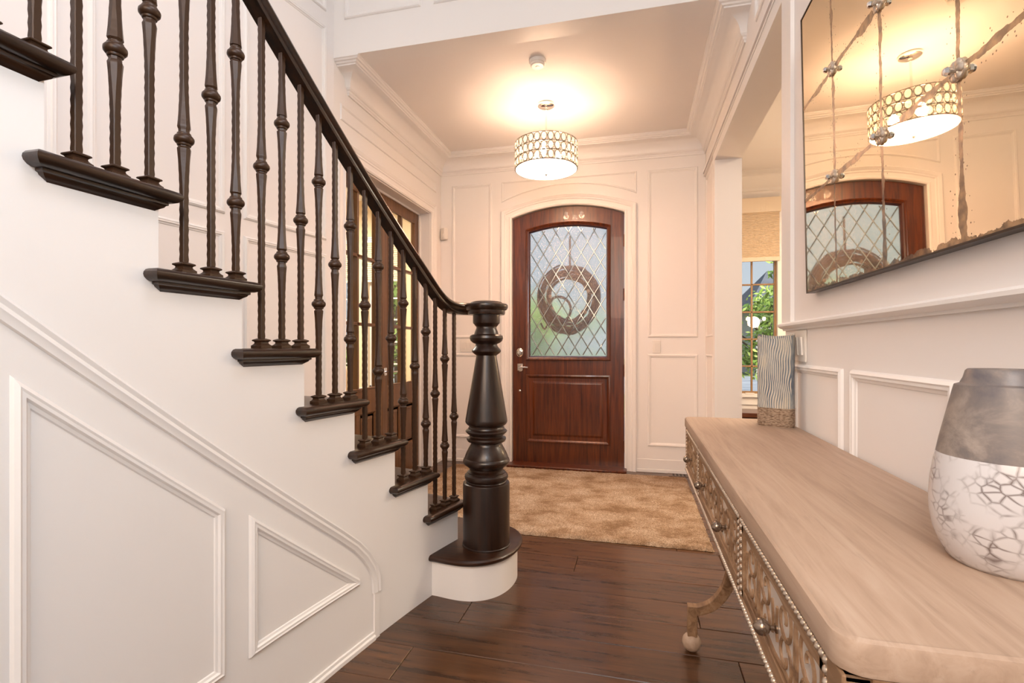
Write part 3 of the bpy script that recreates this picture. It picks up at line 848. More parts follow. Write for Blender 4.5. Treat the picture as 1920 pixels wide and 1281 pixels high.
def switch_plate(name, label, loc, rz, gangs, w, h):
    t = thing(name, label, 'light switch', loc=loc, rz=rz)
    mb = MB().box(-w/2, w/2, -.007, 0, -h/2, h/2); mb.build('plate', M['plastic'], t, bevel=.003)
    for i in range(gangs):
        c = (i-(gangs-1)/2)*.046
        mb = MB().add([(c-.016, -.007, -.033), (c+.016, -.007, -.033), (c+.016, -.0085, .033), (c-.016, -.0085, .033), (c-.016, -.012, -.033), (c+.016, -.012, -.033), (c+.016, -.016, .033), (c-.016, -.016, .033)],
                      [(0, 1, 5, 4), (3, 2, 6, 7), (0, 3, 7, 4), (1, 2, 6, 5), (4, 5, 6, 7)])
        mb.build('rocker', M['plastic'], t, smooth=0)
switch_plate('light_switch', 'single rocker light switch between panels beside the front door', (.183, YB, 1.138), 0, 1, .070, .115)
switch_plate('light_switch', 'triple rocker light switch on the wall behind the newel post', (-1.607, YB, 1.146), 0, 3, .172, .118)
switch_plate('light_switch', 'double switch under the chair rail behind the ribbed vase', (XR, 2.071, 1.142), -PI/2, 2, .126, .118)

rg = thing('floor_register', 'brown slotted floor register beside the rug and baseboard', 'floor vent', loc=(.45, 4.655, 0))
mb = MB().box(-.17, .17, -.055, .055, 0, .004); mb.build('register_frame', M['floor'], rg)
for i in range(9):
    x = -.125+i*.031; mb = MB().box(x-.008, x+.008, -.035, .035, .0035, .0052); mb.build('slot', M['black'], rg, smooth=0)

# rug
mb = MB(); nx, ny = 160, 120; rnd = random.Random(3)
x0, x1, y0, y1 = -1.69, .423, 2.962, 4.535
top = []
for i in range(nx+1):
    r_ = []
    for j in range(ny+1):
        e = min(i, nx-i, j, ny-j)
        z = .019+rnd.uniform(-.0022, .0022) if e > 0 else .002
        jx = rnd.uniform(-.004, .004) if e == 0 else 0
        r_.append((x0+(x1-x0)*i/nx+jx, y0+(y1-y0)*j/ny+(rnd.uniform(-.004, .004) if e == 0 else 0), z))
    top.append(r_)
mb.grid(top)
o = mb.build('rug', M['rug'], smooth=60)
tag(o, 'mottled beige area rug on the floor before the front door', 'rug')

# ================================================================== CONSOLE TABLE
ct = thing('console_table', 'weathered oak console table with carved drawers under the mirror', 'table')
TX0, TX1, TY0, TY1, TZ = .203, .592, .585, 2.283, .838
AX = .207
def rrect(x0, x1, y0, y1, r, n=5):
    out = []
    for cx, cy, a0 in ((x1-r, y1-r, 0), (x0+r, y1-r, PI/2), (x0+r, y0+r, PI), (x1-r, y0+r, 1.5*PI)):
        for i in range(n+1):
            a = a0+i/n*PI/2; out.append((cx+r*math.cos(a), cy+r*math.sin(a)))
    return out
mb = MB().layers([[(x, y, z) for x, y in rrect(TX0+o, TX1-o, TY0+o, TY1-o, .030)] for z, o in ((.797, .005), (.800, .001), (.804, 0), (.831, 0), (.835, .0012), (.838, .005))])
mb.build('tabletop', M['oak'], ct, smooth=30)
AZ0, AZ1 = .612, .797
mb = MB().box(AX+.020, TX1-.01, TY0+.012, TY1-.012, AZ0+.004, AZ1)
# corner posts and dividers
for a, b in ((TY0+.006, TY0+.050), (1.119, 1.131), (1.839, 1.851), (TY1-.035, TY1-.006)): mb.box(AX+.002, AX+.03, a, b, AZ0, AZ1)
mb.box(AX+.004, AX+.03, TY0+.006, TY1-.006, AZ1-.008, AZ1).box(AX+.004, AX+.03, TY0+.006, TY1-.006, AZ0, AZ0+.014)
mb.box(AX+.03, TX1-.01, TY0+.006, TY0+.014, AZ0, AZ1)
ap = mb.build('apron', M['oak_d'], ct, smooth=0, bevel=.002)
def beads(mbx, p, q, r):
    p, q = Vector(p), Vector(q); L = (q-p).length; n = max(2, int(L/(r*2.15)))
    for i in range(n+1):
        c = p+(q-p)*(i/n); mbx.sphere(c, r*.97, 8, 6)
# lower bead string along the whole apron
mb = MB(); beads(mb, (AX+.003, TY0+.02, AZ0+.005), (AX+.003, TY1-.02, AZ0+.005), .0056)
mb.build('bead_string', M['pewter'], ct, smooth=60)
# end panel facing the camera
mb = MB(); beads(mb, (AX+.06, TY0+.004, AZ1-.012), (TX1-.03, TY0+.004, AZ1-.012), .0065)
mb.build('bead_string', M['pewter'], ct, smooth=60)
def scroll(t0, t1, cx, cz, r0, r1, mir, n=18):
    pts = []
    for i in range(n+1):
        t = i/n; a = t0+(t1-t0)*t; r = r0+(r1-r0)*t
        pts.append((cx+mir*r*math.cos(a), cz+r*math.sin(a)))
    return pts
def drawer(y0, y1, knobs):
    za, zb = AZ0+.016, AZ1-.008
    f = MB().box(AX+.010, AX+.022, y0, y1, za, zb)
    fr = .020
    f.box(AX+.003, AX+.012, y0+.012, y1-.012, za+.004, za+fr).box(AX+.003, AX+.012, y0+.012, y1-.012, zb-fr-.008, zb-.012)
    f.box(AX+.003, AX+.012, y0+.012, y0+.012+fr*.7, za+.004, zb-.012).box(AX+.003, AX+.012, y1-.012-fr*.7, y1-.012, za+.004, zb-.012)
    d = f.build('drawer', M['oak_d'], ct, smooth=0, bevel=.0015)
    b = MB(); beads(b, (AX+.005, y0+.006, zb-.006), (AX+.005, y1-.006, zb-.006), .0060)
    beads(b, (AX+.005, y0+.006, za+.004), (AX+.005, y0+.006, zb-.018), .0060); beads(b, (AX+.005, y1-.006, za+.004), (AX+.005, y1-.006, zb-.018), .0060)
    b.build('bead_border', M['pewter'], d, smooth=60)
    ya, yb2, zc0, zc1 = y0+.012+fr*.7, y1-.012-fr*.7, za+fr, zb-fr-.008
    bk = MB().add([(AX+.0098, ya, zc0), (AX+.0098, yb2, zc0), (AX+.0098, yb2, zc1), (AX+.0098, ya, zc1)], [(0, 1, 2, 3)])
    bk.build('silvered_backing', M['backing'], d, smooth=0)
    s_ = MB(); n = max(3, round((yb2-ya)/.098)); w = (yb2-ya)/n; H = zc1-zc0
    PRF = [(-.0034, 0), (-.0028, .0026), (0, .0040), (.0028, .0026), (.0034, 0)]
    for i in range(n):
        c = ya+w*(i+.5); m_ = 1 if i % 2 else -1
        curves = [scroll(PI*.5, PI*.5+2.6*PI, c, zc0+H*.74, w*.36, w*.07, m_, 28),
                  scroll(-PI*.5, -PI*.5-2.6*PI, c, zc0+H*.26, w*.36, w*.07, m_, 28),
                  [(c+m_*(w*.36+w*.05*math.sin(q*PI/6)), zc0+H*.26+H*.48*q/6) for q in range(7)],
                  [(c-m_*w*.5+m_*.05*w*math.sin(q*PI/6), zc0+H*q/6) for q in range(7)],
                  [(c-m_*w*.18, zc0+H*.42), (c-m_*w*.10, zc0+H*.5), (c-m_*w*.18, zc0+H*.58)],
                  [(c-w*.5, zc1-.002), (c, zc1-.007), (c+w*.5, zc1-.002)], [(c-w*.5, zc0+.002), (c, zc0+.007), (c+w*.5, zc0+.002)]]
        for cv in curves:
            s_.sweep([(AX+.010, p, q) for p, q in cv], PRF, up=(-1, 0, 0))
    s_.build('carved_scrollwork', M['oak_d'], d, smooth=40)
    for k in knobs:
        kb = MB(); kb.lathe([(.001, 0), (.010, .001), (.010, .004), (.005, .007), (.005, .014), (.011, .018), (.0155, .024), (.0170, .031), (.0155, .038), (.0105, .044), (.004, .0472), (.0005, .0477)], 0, 0, 20)
        kb.v = [(AX+.010-z*.74, k+x*.80, .695+y*.80) for x, y, z in kb.v]
        kb.build('knob', M['knob'], d, smooth=50)
drawer(TY0+.050, 1.119, (.868,)); drawer(1.131, 1.839, (1.325, 1.705)); drawer(1.851, TY1-.035, (2.085,))
LEGP = catmull([(.196, .155), (.235, .160), (.285, .190), (.325, .250), (.345, .320), (.360, .400), (.382, .500), (.40, .62)], 5)
for yl in (1.985, .90):
    for sx in (1, -1):
        fx = lambda x: x if sx == 1 else .755-x
        mb = MB(); w = .017
        rings = []
        for i, (x, z) in enumerate(LEGP):
            a = LEGP[max(i-1, 0)]; b = LEGP[min(i+1, len(LEGP)-1)]; dx, dz = b[0]-a[0], b[1]-a[1]; l = math.hypot(dx, dz); nx, nz = -dz/l, dx/l; t = .015+.006*i/len(LEGP)
            u = w-.001; rings.append([(fx(x+nx*t), yl-u, z+nz*t), (fx(x+nx*t), yl+u, z+nz*t), (fx(x-nx*t), yl+u, z-nz*t), (fx(x-nx*t), yl-u, z-nz*t)])
        mb.layers(rings)
        xs = sorted((fx(.188), fx(.222))); mb.box(xs[0], xs[1], yl-w, yl+w, .060, .172)
        lg = mb.build('leg', M['oak_d'], ct, smooth=30, bevel=.002)
        mb = MB().sphere((fx(.203), yl, .034), .034, 18, 12); mb.build('ball_foot', M['oak'], lg, smooth=60)

# pillow vase
v1 = thing('ribbed_vase', 'tall ribbed blue-grey vase with rope base on console table', 'vase', loc=(.520, 2.10, TZ), rz=math.radians(-27))
M['glaze'] = mat('blue_grey_reactive_glaze', rgb(150, 152, 150), .18, coat=.3); g = N(M['glaze'])
n1 = g.noise(g.coords((1, 1, .35)), 22, 4, .6)
tc = g.n('TexCoord'); sx = g.n('SeparateXYZ'); g.l(tc.outputs['Object'], sx.inputs[0]); gx, gz = sx.outputs['X'], sx.outputs['Z']
def sn(a, b, c): return g.math('SINE', g.math('ADD', g.math('ADD', g.math('MULTIPLY', gz, a), g.math('MULTIPLY', gx, b)), c))
wx = g.math('ADD', gx, g.math('ADD', g.math('MULTIPLY', sn(30, 60, 0), .0030), g.math('MULTIPLY', sn(71, 31, 1), .0016)))
qq = g.math('SUBTRACT', 1, g.math('ABSOLUTE', g.math('SINE', g.math('MULTIPLY', wx, PI/.0074))))
side = g.math('LESS_THAN', g.math('ABSOLUTE', gx), .0572)
body = g.ramp(n1, [(.36, rgb(92, 104, 118)), (.52, rgb(140, 144, 144)), (.66, rgb(176, 168, 152))])
g.base(g.mix(g.math('MULTIPLY', g.ramp(qq, [(.25, (0, 0, 0, 1)), (.6, (1, 1, 1, 1))]), side), body, rgb(214, 204, 186)))
M['rope'] = mat('tan_rope_texture', rgb(150, 126, 102), .75); g = N(M['rope']); rn_ = g.noise(g.coords((1, 1, 2.5)), 110, 3); sx = g.n('SeparateXYZ'); tc = g.n('TexCoord'); g.l(tc.outputs['Object'], sx.inputs[0])
gv = g.math('ABSOLUTE', g.math('SINE', g.math('MULTIPLY', g.math('SUBTRACT', sx.outputs['Z'], .004), PI/.0051)))
g.base(g.mix(g.ramp(gv, [(.15, (0, 0, 0, 1)), (.55, (1, 1, 1, 1))]), rgb(70, 52, 40), g.ramp(rn_, [(.36, rgb(128, 102, 80)), (.62, rgb(190, 166, 142))])))
M['inner'] = mat('dark_vase_inside', rgb(70, 66, 62), .5)
def vase_section(z, sc=1.0, rib=0):
    a, b = .0635, .034; pts = []
    n = 480
    for k in range(n):
        t = 2*PI*k/n; ct_, st_ = math.cos(t), math.sin(t)
        e = 2/4.5
        x = a*sc*math.copysign(abs(ct_)**e, ct_); y = b*sc*math.copysign(abs(st_)**.72, st_)
        if rib and abs(x) < a*.90:
            wob = .0030*math.sin(z*30+x*60)+.0016*math.sin(z*71+1+x*31)
            q = 1-abs(math.sin((x+wob)*PI/.0074))
            y += math.copysign(rib*q, y)
        pts.append((x, y, z))
    return pts
rings = []
for i in range(41):
    z = .070+(.345-.070)*i/40
    rg_ = vase_section(z, 1.0, .0022)
    if i == 40:
        rg_ = [(x, y, z-.014*(1-(x/.0635)**2)*(1 if y < 0 else .6)+(.006 if y > 0 else 0)) for x, y, z in rg_]
    elif i > 34:
        f = (i-34)/6; rg_ = [(x, y, z-f*.014*(1-(x/.0635)**2)*(1 if y < 0 else .6)+f*(.006 if y > 0 else 0)) for x, y, z in rg_]
    rings.append(rg_)
mb = MB().grid(rings, cv=True)
last = rings[-1]
mb.grid([last, [(x*.93, y*.80, z) for x, y, z in last], [(x*.92, y*.78, .20) for x, y, z in last]], cv=True)
mb.build('ribbed_body', M['glaze'], v1, smooth=50)
rings = [vase_section(.0, .94)]
for i in range(13):
    z0 = .004+i*.0051
    for dz, s_ in ((0, .965), (.0012, 1.005), (.0026, 1.02), (.0039, 1.005), (.0050, .965)): rings.append(vase_section(z0+dz, s_))
rings.append(vase_section(.0705, .99))
mb = MB().layers(rings); mb.build('rope_base', M['rope'], v1, smooth=60)
mb = MB().add([(x*.9, y*.75, .205) for x, y, z in vase_section(.2)], [tuple(range(480))]); mb.build('vase_inside', M['inner'], v1, smooth=0)

# marble vase
v2 = thing('marble_vase', 'round white marble vase with taupe shoulder at the table front', 'vase', loc=(.4996, .838, TZ))
M['taupe'] = mat('smoky_taupe_glaze', rgb(160, 150, 142), .42); g = N(M['taupe'])
n1 = g.noise(g.coords((1, 1, 1)), 11, 6, .65, .5); g.base(g.ramp(n1, [(.34, rgb(92, 88, 92)), (.52, rgb(124, 114, 108)), (.70, rgb(168, 154, 142))]))
M['marble'] = mat('veined_white_marble', rgb(226, 222, 218), .25, coat=.2); g = N(M['marble'])
vv = g.coords((1, 1, 1.25)); nz = g.n('TexNoise'); nz.inputs['Scale'].default_value = 14; g.l(vv, nz.inputs['Vector'])
addv = g.n('VectorMath', operation='MULTIPLY_ADD'); g.l(nz.outputs['Color'], addv.inputs[0]); addv.inputs[1].default_value = (.035, .035, .035); g.l(vv, addv.inputs[2])
vo = g.n('TexVoronoi', feature='DISTANCE_TO_EDGE'); vo.inputs['Scale'].default_value = 64; g.l(addv.outputs[0], vo.inputs['Vector'])
ve = g.ramp(vo.outputs['Distance'], [(.0, (.95, .95, .95, 1)), (.05, (.55, .55, .55, 1)), (.16, (0, 0, 0, 1))])
msk = g.ramp(g.noise(g.coords((1, 1, 1)), 16, 3, .6), [(.42, (0, 0, 0, 1)), (.60, (1, 1, 1, 1))])
fac = g.n('Mix', data_type='RGBA', blend_type='MULTIPLY'); fac.inputs[0].default_value = 1; g.l(ve, fac.inputs[6]); g.l(msk, fac.inputs[7])
sp = g.n('SeparateColor'); g.l(fac.outputs[2], sp.inputs[0])
g.base(g.mix(sp.outputs[0], rgb(208, 204, 203), rgb(104, 88, 82)))
VP = [(.046, .0), (.060, .0), (.066, .006), (.074, .022), (.0805, .040), (.0845, .065), (.0850, .085), (.0835, .110), (.0795, .138), (.0765, .150)]
mb = MB().lathe([(r, z*1.0) for r, z in VP], 0, 0, 64); mb.build('marble_body', M['marble'], v2, smooth=50)
VT = [(.0765, .150), (.0730, .170), (.0655, .205), (.0580, .240), (.0560, .248), (.0500, .2505), (.0465, .258), (.0440, .268), (.0415, .2705), (.038, .268), (.036, .24), (.036, .16)]
mb = MB().lathe(VT, 0, 0, 64); mb.build('taupe_shoulder', M['taupe'], v2, smooth=40)

# ================================================================== MIRROR
LEAN = math.radians(1.1)
mr = thing('wall_mirror', 'large antiqued mirror with veined panes above the chair rail', 'mirror', loc=(XR-.001, 0, 1.323))
mr.rotation_euler = (0, -LEAN, 0)
MY0, MY1, MH = .510, 1.921, .945
def antique():
    m = bpy.data.materials.new('antiqued_gold_mirror'); m.use_nodes = True; g = N(m); g.t.nodes.remove(g.p)
    tc = g.n('TexCoord'); sx = g.n('SeparateXYZ'); g.l(tc.outputs['Object'], sx.inputs[0])
    v = tc.outputs['Object']
    def nn(sc, det=4): return g.math('SUBTRACT', g.noise(v, sc, det, .6), .5)
    y, z = sx.outputs['Y'], sx.outputs['Z']
    wob = g.math('ADD', g.math('MULTIPLY', nn(4.5), .018), g.math('MULTIPLY', nn(60, 3), .006))
    ds = []
    for yc in (1.654, 1.364, 1.072, .780): ds.append(g.math('ABSOLUTE', g.math('ADD', g.math('SUBTRACT', y, yc), wob)))
    for zc in (.3165, .632): ds.append(g.math('ABSOLUTE', g.math('ADD', g.math('SUBTRACT', z, zc), wob)))
    d = ds[0]
    for q in ds[1:]: d = g.math('MINIMUM', d, q)
    wid = g.math('ADD', .0062, g.math('MULTIPLY', g.math('MAXIMUM', nn(9, 3), -.02), .040))
    seam = g.math('LESS_THAN', d, wid)
    # foxing along the bottom edge and stray specks near the seams
    bot = g.math('LESS_THAN', z, g.math('ADD', .012, g.math('MULTIPLY', nn(26, 5), .055)))
    vo = g.n('TexVoronoi'); vo.inputs['Scale'].default_value = 95; g.l(v, vo.inputs['Vector'])
    spk = g.math('MULTIPLY', g.math('LESS_THAN', vo.outputs['Distance'], .16), g.math('LESS_THAN', g.math('ADD', d, g.math('MULTIPLY', g.noise(v, 9, 2), -.11)), -.030))
    f = g.math('MINIMUM', g.math('ADD', g.math('ADD', seam, bot), spk), 1)
    gl = g.n('BsdfGlossy'); gl.inputs['Roughness'].default_value = .015; gl.inputs['Color'].default_value = (.93, .84, .66, 1)
    pr = g.n('BsdfPrincipled'); pr.inputs['Roughness'].default_value = .35; pr.inputs['Metallic'].default_value = .2
    g.l(g.ramp(g.noise(v, 40, 4), [(.35, rgb(70, 46, 28)), (.65, rgb(150, 116, 80))]), pr.inputs['Base Color'])
    mx = g.n('MixShader'); g.l(g.math('MULTIPLY', f, .86), mx.inputs[0]); g.l(gl.outputs[0], mx.inputs[1]); g.l(pr.outputs[0], mx.inputs[2])
    g.l(mx.outputs[0], g.out.inputs[0]); return m
M['antique'] = antique()
mb = MB().add([(-.0265, MY0+.004, .004), (-.0265, MY1-.004, .004), (-.0265, MY1-.004, MH-.004), (-.0265, MY0+.004, MH-.004)], [(0, 1, 2, 3)])
mb.build('mirror_glass', M['antique'], mr, smooth=0)
M['mframe'] = mat('dark_bronze_frame', rgb(40, 24, 14), .35, .3)
mb = MB().box(-.0255, -.002, MY0, MY1, 0, MH)
for a, b, c, d in ((MY0, MY1, 0, .0045), (MY0, MY1, MH-.0045, MH), (MY0, MY0+.0045, 0, MH), (MY1-.0045, MY1, 0, MH)): mb.box(-.0285, -.0255, a, b, c, d)
mb.build('frame', M['mframe'], mr, smooth=0)
mb = MB(); rp_ = None
for yc in (1.654, 1.364, 1.072, .780):
    for zc in (.3165, .632):
        if rp_ is None:
            mb = MB()
            for k in range(6):
                a = 2*PI*k/6; mb.sphere((-.004, .0125*math.cos(a), .0125*math.sin(a)), .0088, 8, 6, sx=.55)
            mb.lathe([(.020, 0), (.020, .003), (.010, .006)], 0, 0, 24)
            nv = 24*3; mb.v = mb.v[:-nv]+[(-z, x, y) for x, y, z in mb.v[-nv:]]
            rp_ = mb.build('rosette', M['pewter'], mr, smooth=50)
            s_ = MB(); s_.lathe([(.0045, .004), (.0045, .012), (.0075, .014), (.0085, .019), (.006, .024), (.001, .0255)], 0, 0, 10); s_.v = [(-z, x, y) for x, y, z in s_.v]
            s_.build('rosette_crystal', M['chrome'], rp_, smooth=0)
            q = rp_
        else: q = copy_tree(rp_, mr)
        q.location = (-.0265, yc, zc)

# ================================================================== DINING ROOM (seen through the opening)
mb = MB()
mb.box(.78, 1.02, 6.0, 6.14, 0, 3.05).box(1.498, 4.0, 6.0, 6.14, 0, 3.05).box(1.02, 1.498, 6.0, 6.14, 0, .62).box(1.02, 1.498, 6.0, 6.14, 2.62, 3.05)
mb.box(.66, .78, YB+.14, 6.14, 0, 3.05).box(4.0, 4.1, .5, 6.14, 0, 3.05).box(.78, 4.0, .4, .5, 0, 3.05)
struct(mb.build('wall_dining', M['wall']), 'cream dining room wall around the window', 'wall')
mb = MB().box(.66, 4.1, .4, 6.14, 3.05, 3.12)
struct(mb.build('ceiling_dining', M['ceil'], smooth=0), 'dining room ceiling beyond the opening', 'ceiling')
mb = MB()
mb.grid([[(x, 6.0-p, z) for p, z in ((0, 2.845), (.02, 2.85), (.025, 2.88), (.06, 2.92), (.10, 2.99), (.12, 3.0), (.12, 3.05))] for x in (.78, 4.0)])
mb.box(1.0, 3.4, 3.0, 5.2, 3.02, 3.05)
struct(mb.build('trim_10', M['paint'], smooth=25), 'dining room crown moulding above the window shade', 'moulding')
win = thing('window_1', 'tall casement dining window with wooden muntins and crank', 'window', kind='structure')
mpW = lambda a, b, h: (a, 6.0-h, b)
mb = MB().mould([(1.02, .60), (1.02, 2.64), (1.498, 2.64), (1.498, .60)], [(0, 0), (0, .02), (.03, .024), (.06, .02), (.09, .028), (.095, 0)], mpW, closed=False)
mb.box(.96, 1.60, 5.955, 6.02, .585, .615).box(.98, 1.58, 5.985, 6.0, .50, .585)
mb.build('casing', M['paint'], win, smooth=25)
M['sash'] = wood('tan_sash_wood', rgb(140, 106, 72), rgb(176, 140, 100), .45, 'z', .6, .03, 0)
mb = MB()
mb.box(1.02, 1.045, 6.03, 6.08, .62, 2.62).box(1.476, 1.498, 6.03, 6.08, .62, 2.62).box(1.045, 1.476, 6.03, 6.08, .62, .645).box(1.045, 1.476, 6.03, 6.08, 2.595, 2.62)
mb.box(1.241, 1.259, 6.035, 6.065, .64, 2.6)
for z in (.922, 1.222, 1.522, 1.826, 2.13): mb.box(1.045, 1.476, 6.035, 6.065, z-.009, z+.009)
mb.build('sash_grid', M['sash'], win, smooth=0, bevel=.003)
mb = MB().add([(1.03, 6.055, .63), (1.49, 6.055, .63), (1.49, 6.055, 2.61), (1.03, 6.055, 2.61)], [(0, 1, 2, 3)]); mb.build('glass_pane', M['pane'], win, smooth=0)
mb = MB().box(1.17, 1.26, 5.955, 5.985, .615, .632); mb.build('crank_handle', M['plastic'], win, bevel=.003)
sh = thing('window_shade', 'cream pleated shade half drawn over the dining window', 'window shade')
mb = MB().box(1.02, 1.52, 5.93, 5.985, 2.60, 2.76); mb.build('valance', M['shade'], sh, bevel=.004)
mb = MB(); prof = []
nz_ = 26
for i in range(nz_*2+1):
    z = 2.60-(2.60-2.115)*i/(nz_*2); prof.append((5.975 if i % 2 else 5.958, z))
mb.grid([[(x, y, z) for y, z in prof] for x in (1.023, 1.512)]); mb.grid([[(x, y+.02, z) for y, z in prof] for x in (1.023, 1.512)])
mb.build('pleats', M['shade'], sh, smooth=0)
mb = MB().box(1.02, 1.515, 5.95, 5.985, 2.072, 2.115); mb.build('bottom_rail', M['shade'], sh, bevel=.003)
bn = thing('bench', 'dark wooden bench under the dining room window', 'bench', loc=(1.45, 5.62, 0))
M['cherry'] = wood('dark_cherry', rgb(58, 26, 12), rgb(108, 58, 28), .3, 'x', .8, .05, .3)
mb = MB().box(-.52, .52, -.19, .19, .43, .475); mb.build('bench_seat', M['cherry'], bn, bevel=.006)
for x in (-.46, .46):
    for y in (-.14, .14): MB().box(x-.025, x+.025, y-.025, y+.025, 0, .43).build('leg', M['cherry'], bn, bevel=.003)
MB().box(-.44, .44, -.012, .012, .33, .43).build('bench_rail', M['cherry'], bn, bevel=.003)
ch = thing('chandelier', 'globe chandelier in the dining room, reflected in the window', 'chandelier', loc=(1.60, 4.5, 0))
MB().lathe([(.006, 1.62), (.006, 3.05)], 0, 0, 10).build('stem', M['nickel'], ch)
for k in range(3):
    a = 2*PI*k/3+.3; c = (.13*math.cos(a), .13*math.sin(a))
    mb = MB().tube([(0, 0, 1.66), (c[0]*.6, c[1]*.6, 1.64), (c[0], c[1], 1.60)], .006, 6); mb.build('arm', M['nickel'], ch)
    MB().sphere((c[0], c[1], 1.525), .024, 12, 8, sz=1.3).build('bulb', M['globe'], ch)
    MB().lathe([(.016, 1.56), (.018, 1.60)], c[0], c[1], 12).build('socket', M['nickel'], ch)
lamp('chandelier_light', 'POINT', (1.60, 4.5, 1.48), 14, WARM, radius=.08)

# ================================================================== STUDY (seen through the french doors)
mb = MB(); YS = 5.75
wins = [(-4.25, -3.585), (-3.30, -2.86)]
xs = [-5.2, -4.25, -3.585, -3.30, -2.86, -2.03]
for a, b in ((-5.2, -4.25), (-3.585, -3.30), (-2.86, -2.03)): mb.box(a, b, YS, YS+.14, 0, 3.0)
for a, b in wins: mb.box(a, b, YS, YS+.14, 0, .62).box(a, b, YS, YS+.14, 2.45, 3.0)
mb.box(-2.15, -2.03, YB+.14, YS+.14, 0, 3.0).box(-5.3, -5.2, 1.5, YS+.14, 0, 3.0).box(-5.2, -2.45, 1.4, 1.5, 0, 3.0).box(-2.55, -2.45, 1.4, 2.4, 0, 3.0).box(-2.55, -2.03, 2.3, 2.4, 0, 3.0)
M['studywall'] = mat('cream_study_paint', rgb(228, 206, 168), .7)
struct(mb.build('wall_study', M['studywall']), 'cream study walls behind the french doors', 'wall')
struct(MB().box(-5.3, -2.03, 1.4, YS+.14, 3.0, 3.06).build('ceiling_study', M['ceil'], smooth=0), 'study ceiling beyond the french doors', 'ceiling')
for i, (a, b) in enumerate(wins):
    w_ = thing('window_%d' % (i+2), ('wide study window partly hidden by the near baluster row', 'narrow study window seen through the french door panes')[i], 'window', kind='structure')
    mb = MB().mould([(a, .62), (a, 2.45), (b, 2.45), (b, .62)], [(0, 0), (0, .02), (.03, .024), (.075, .02), (.08, 0)], lambda p, q, h: (p, YS-h, q), closed=False)
    mb.box(a-.1, b+.1, YS-.05, YS+.02, .59, .62); mb.build('casing', M['paint'], w_, smooth=25)
    mb = MB(); mb.box(a, a+.025, YS+.03, YS+.07, .62, 2.45).box(b-.025, b, YS+.03, YS+.07, .62, 2.45).box(a, b, YS+.03, YS+.07, .62, .645)
    for z in (.92, 1.20, 1.48, 1.75, 2.03): mb.box(a, b, YS+.035, YS+.06, z-.009, z+.009)
    mb.box((a+b)/2-.009, (a+b)/2+.009, YS+.035, YS+.06, .62, 2.45)
    mb.build('sash_grid', M['paint'], w_, smooth=0)
    MB().add([(a, YS+.05, .62), (b, YS+.05, .62), (b, YS+.05, 2.45), (a, YS+.05, 2.45)], [(0, 1, 2, 3)]).build('glass_pane', M['pane'], w_, smooth=0)
    s2 = thing('window_shade', ('cream pleated shade lowered over the wide study window', 'cream pleated shade lowered over the narrow study window')[i], 'window shade')
    mb = MB(); pf = [(YS-.012-(.016 if k % 2 else 0), 2.52-(2.52-1.985)*k/40) for k in range(41)]
    mb.grid([[(x, y, z) for y, z in pf] for x in (a-.01, b+.01)]); mb.build('pleats', M['shade'], s2, smooth=0)
    MB().box(a-.01, b+.01, YS-.034, YS-.006, 1.955, 1.985).build('bottom_rail', M['shade'], s2)
# armchair in the study
M['linen'] = mat('beige_linen', rgb(190, 160, 126), .9)
ac = thing('armchair', 'beige armchair in the study behind the french doors', 'armchair', loc=(-3.30, 4.55, 0), rz=math.radians(20))
MB().box(-.36, .36, -.34, .34, .16, .44).build('seat', M['linen'], ac, bevel=.04)
MB().box(-.38, .38, .26, .42, .30, .92).build('backrest', M['linen'], ac, bevel=.06)
for x in (-.40, .40): MB().box(x-.08, x+.08, -.34, .36, .14, .62).build('armrest', M['linen'], ac, bevel=.05)
for x in (-.38, .38):
    for y in (-.30, .34): MB().box(x-.025, x+.025, y-.025, y+.025, 0, .16).build('leg', M['cherry'], ac)
# framed print on the study's far wall
pt = thing('picture_frame', 'framed print on the cream study wall', 'picture', loc=(-5.19, 3.3, 1.2))
MB().box(0, .025, 0, .7, 0, .9).build('frame', M['cherry'], pt, bevel=.004)
MB().add([(.026, .06, .06), (.026, .64, .06), (.026, .64, .84), (.026, .06, .84)], [(0, 1, 2, 3)]).build('print', mat('muted_green_print', rgb(120, 130, 104), .6), pt, smooth=0)

# ================================================================== OUTDOORS
M['lawn'] = mat('front_lawn', rgb(86, 104, 52), .95); g = N(M['lawn']); g.base(g.ramp(g.noise(g.coords((1, 1, 1)), 3, 6), [(.3, rgb(58, 78, 34)), (.7, rgb(120, 136, 74))]))
M['asphalt'] = mat('grey_driveway', rgb(128, 132, 138), .8); g = N(M['asphalt']); g.base(g.ramp(g.noise(g.coords((1, 3, 1)), 1.6, 6), [(.3, rgb(104, 110, 118)), (.7, rgb(176, 180, 186))]))
struct(MB().box(-40, 40, 6.15, 60, -.45, -.30).build('ground', M['lawn'], smooth=0), 'front lawn outside the windows', 'lawn')
struct(MB().box(-40, 40, 15.5, 26, -.30, -.28).build('road', M['asphalt'], smooth=0), 'grey street beyond the front lawn', 'street')
struct(MB().box(-1.9, .8, 4.86, 8.2, -.30, -.02).box(-2.15, 1.0, 6.16, 9, -.30, -.06).build('porch_floor', M['asphalt'], smooth=0), 'stone porch outside the front door', 'porch')
M['shingle'] = mat('grey_roof_shingles', rgb(92, 96, 104), .9); g = N(M['shingle']); g.base(g.ramp(g.noise(g.coords((1, 1, 8)), 6, 5), [(.3, rgb(72, 76, 84)), (.7, rgb(116, 120, 128))]))
M['siding'] = mat('pale_siding', rgb(176, 170, 160), .8)
hs = thing('house', 'grey roofed house across the street, through the dining window', 'house', loc=(11.8, 27, -.3))
MB().box(-6, 6, 0, 8, 0, 3.4).build('house_wall', M['siding'], hs, smooth=0)
